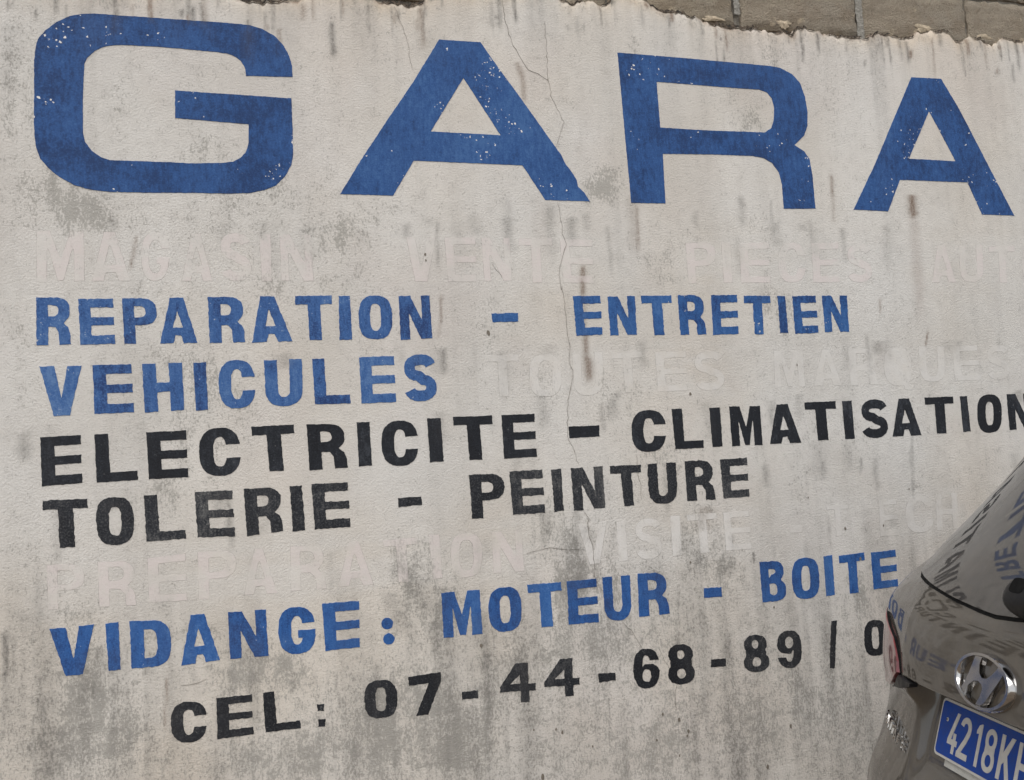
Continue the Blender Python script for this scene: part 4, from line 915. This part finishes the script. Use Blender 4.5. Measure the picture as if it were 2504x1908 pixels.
# rear wiper: domed pivot cover, arm and blade
wp = p_of_s(-.098, 1.195); wb_ = body_pt(wp, 1.195, False); wnn = body_n(wp, 1.195); wx = Vector((0, -1, 0)); wx = (wx - wnn * wx.dot(wnn)).normalized(); wy = wnn.cross(wx)
if wy.z < 0: wy = -wy
def wfr(x, y, h): return tuple(wb_ + wx * x + wy * y + wnn * h)
vs = []; fs = []; A_, B_ = 28, 9
for j in range(B_ + 1):
    t = j / B_ * math.pi / 2; cr, sr = math.cos(t) ** .55, math.sin(t) ** .8
    for i in range(A_):
        a = 2 * math.pi * i / A_; c, s = math.cos(a), math.sin(a)
        x = math.copysign(abs(c) ** .8, c) * (.052 if c < 0 else .085) * cr; y = math.copysign(abs(s) ** .8, s) * .036 * cr
        vs.append(wfr(x, y, .002 + .044 * sr))
for j in range(B_):
    for i in range(A_): fs.append((j * A_ + i, j * A_ + (i + 1) % A_, (j + 1) * A_ + (i + 1) % A_, (j + 1) * A_ + i))
me = mesh('rear_wiper', vs, fs, sharp=50); fix_normals(me); WIP = link('rear_wiper', me, M_BLACK, CAR)
flat('wiper_cap', [[(x * .022 + .004, y * .016 + .010) for x, y in sup(0, 0, 1, 1, 0, 345, 23, 3.5)]], .004, .0425, M_SEAL, WIP, .001, place=lambda x, y, h: Vector(wfr(x, y, h)))
def tube_box(name, a, b, w0, w1, h0, h1, mat, parent):
    vs = []
    for (x, y), w, h in ((a, w0, h0), (b, w1, h1)):
        d = Vector((b[0] - a[0], b[1] - a[1])).normalized(); nx, ny = -d.y * w / 2, d.x * w / 2
        vs += [wfr(x + nx, y + ny, h), wfr(x + nx * .6, y + ny * .6, h + .010), wfr(x - nx * .6, y - ny * .6, h + .010), wfr(x - nx, y - ny, h)]
    me = mesh(name, vs, [(0, 1, 5, 4), (1, 2, 6, 5), (2, 3, 7, 6), (3, 0, 4, 7), (0, 3, 2, 1), (4, 5, 6, 7)]); fix_normals(me); return link(name, me, mat, parent)
tube_box('wiper_arm', (.05, .0), (.30, .035), .026, .014, .028, .020, M_BLACK, WIP)
tube_box('wiper_blade', (.08, .020), (.42, .055), .014, .012, .008, .012, M_BLACK, WIP)

# flanks: side windows, door seams, handles, wheels
def flank(name, pts, off, depth, mat, parent, inset=.002, step=.06):
    for sg in (1, -1):
        pp = [(p_of_u(u, z, sg), z) for u, z in pts]
        if sg < 0: pp = pp[::-1]
        patch(name, pp, off, depth, mat, parent, inset, step)
for nm, pts in (('side_window', [(.85, 1.20), (1.18, 1.19), (1.18, 1.50), (1.05, 1.50)]), ('side_window', [(1.26, 1.19), (2.05, 1.17), (2.05, 1.55), (1.26, 1.52)]), ('side_window', [(2.13, 1.17), (2.98, 1.15), (2.45, 1.52), (2.13, 1.55)])):
    flank(nm, pts, .003, .003, M_GLASS, CAR)
wsh = [(0, 1.14), (.5, 1.14), (.74, 1.15), (.70, 1.25), (.60, 1.40), (.50, 1.54), (0, 1.55)]
def p_front(s, z):
    w = lut(TW, z); NE = nexp(z); q = min(.999, abs(s) / w); c = (1 - q ** NE) ** (1 / NE)
    return math.copysign(3 - math.atan2(q, c) / (math.pi / 2), s if s else 1)
for sg in (1, -1):
    pp = [(sg * abs(p_front(s, z)), z) for s, z in wsh]
    patch('windscreen', pp if sg < 0 else pp[::-1], .004, .003, M_GLASS, CAR, .001, .06)
    hl = [(sg * abs(p_front(s, z)), z) for s, z in ((.52, .72), (.80, .80), (.86, .88), (.70, .86), (.52, .80))]
    patch('headlight', hl if sg < 0 else hl[::-1], .006, .004, M_HEAD, CAR, .003, .03)
    gr_ = [(sg * abs(p_front(s, z)), z) for s, z in ((0, .60), (.34, .60), (.44, .72), (.40, .80), (0, .80))]
    patch('grille', gr_ if sg < 0 else gr_[::-1], .006, .004, M_BLACK, CAR, .003, .05)
    for uh in (1.45, 2.45):
        hp = [(p_of_u(uh + du, .98 + dz, sg), .98 + dz) for du, dz in ((0, 0), (.2, .005), (.2, .03), (0, .025))]
        patch('door_handle', hp if sg > 0 else hp[::-1], .025, .004, M_CHROME, CAR, .006, .03)
def wheel(u, sg):
    root = bpy.data.objects.new('wheel', None); COL.objects.link(root); root.parent = CAR
    root.location = (u, sg * .84, .345)
    prof = [(.22, -.11), (.30, -.115), (.345, -.10), (.358, -.06), (.360, 0), (.358, .06), (.345, .10), (.30, .115), (.22, .11)]
    N2 = 40; vs = []; fs = []
    for i in range(N2):
        a = 2 * math.pi * i / N2
        for r, y in prof: vs.append((r * math.cos(a), y * sg, r * math.sin(a)))
    K = len(prof)
    for i in range(N2):
        for j in range(K - 1): fs.append((i * K + j, ((i + 1) % N2) * K + j, ((i + 1) % N2) * K + j + 1, i * K + j + 1))
    me = mesh('tyre', vs, fs, sharp=40); fix_normals(me); link('tyre', me, M_TYRE, root)
    vs = [(0, .085 * sg, 0)]; fs = []
    for i in range(N2):
        a = 2 * math.pi * i / N2; sp = .5 + .5 * math.cos(5 * a)
        for r, y in ((.07, .09), (.14, .085 - .05 * (1 - sp)), (.20, .08 - .05 * (1 - sp)), (.225, .095), (.235, .10)): vs.append((r * math.cos(a), y * sg, r * math.sin(a)))
    for i in range(N2):
        b0 = 1 + i * 5; b1 = 1 + ((i + 1) % N2) * 5; fs.append((0, b0, b1))
        for j in range(4): fs.append((b0 + j, b1 + j, b1 + j + 1, b0 + j + 1))
    me = mesh('rim', vs, fs, sharp=40); fix_normals(me); link('rim', me, M_ALLOY, root)
for u in (.98, 3.62):
    for sg in (1, -1):
        wheel(u, sg)
        ar = [(u + .41 * math.cos(math.radians(t)), .345 + .41 * math.sin(math.radians(t))) for t in range(-12, 193, 12)]
        pp = [(p_of_u(a_, max(b_, .26), sg), max(b_, .26)) for a_, b_ in ar]
        patch('wheel_arch', pp if sg < 0 else pp[::-1], .004, .004, M_UNDER, CAR, .002, .06)
for sg in (1, -1):
    vs = []; fs = []
    for j in range(9):
        t = j / 8 * math.pi
        for i in range(14):
            a = 2 * math.pi * i / 14; vs.append((2.95 + .06 * math.cos(t), sg * (1.0 + .11 * math.sin(t) * math.cos(a)), 1.12 + .075 * math.sin(t) * math.sin(a)))
    for j in range(8):
        for i in range(14): fs.append((j * 14 + i, j * 14 + (i + 1) % 14, (j + 1) * 14 + (i + 1) % 14, (j + 1) * 14 + i))
    me = mesh('door_mirror', vs, fs, smooth=True); fix_normals(me); link('door_mirror', me, M_CAR, CAR)
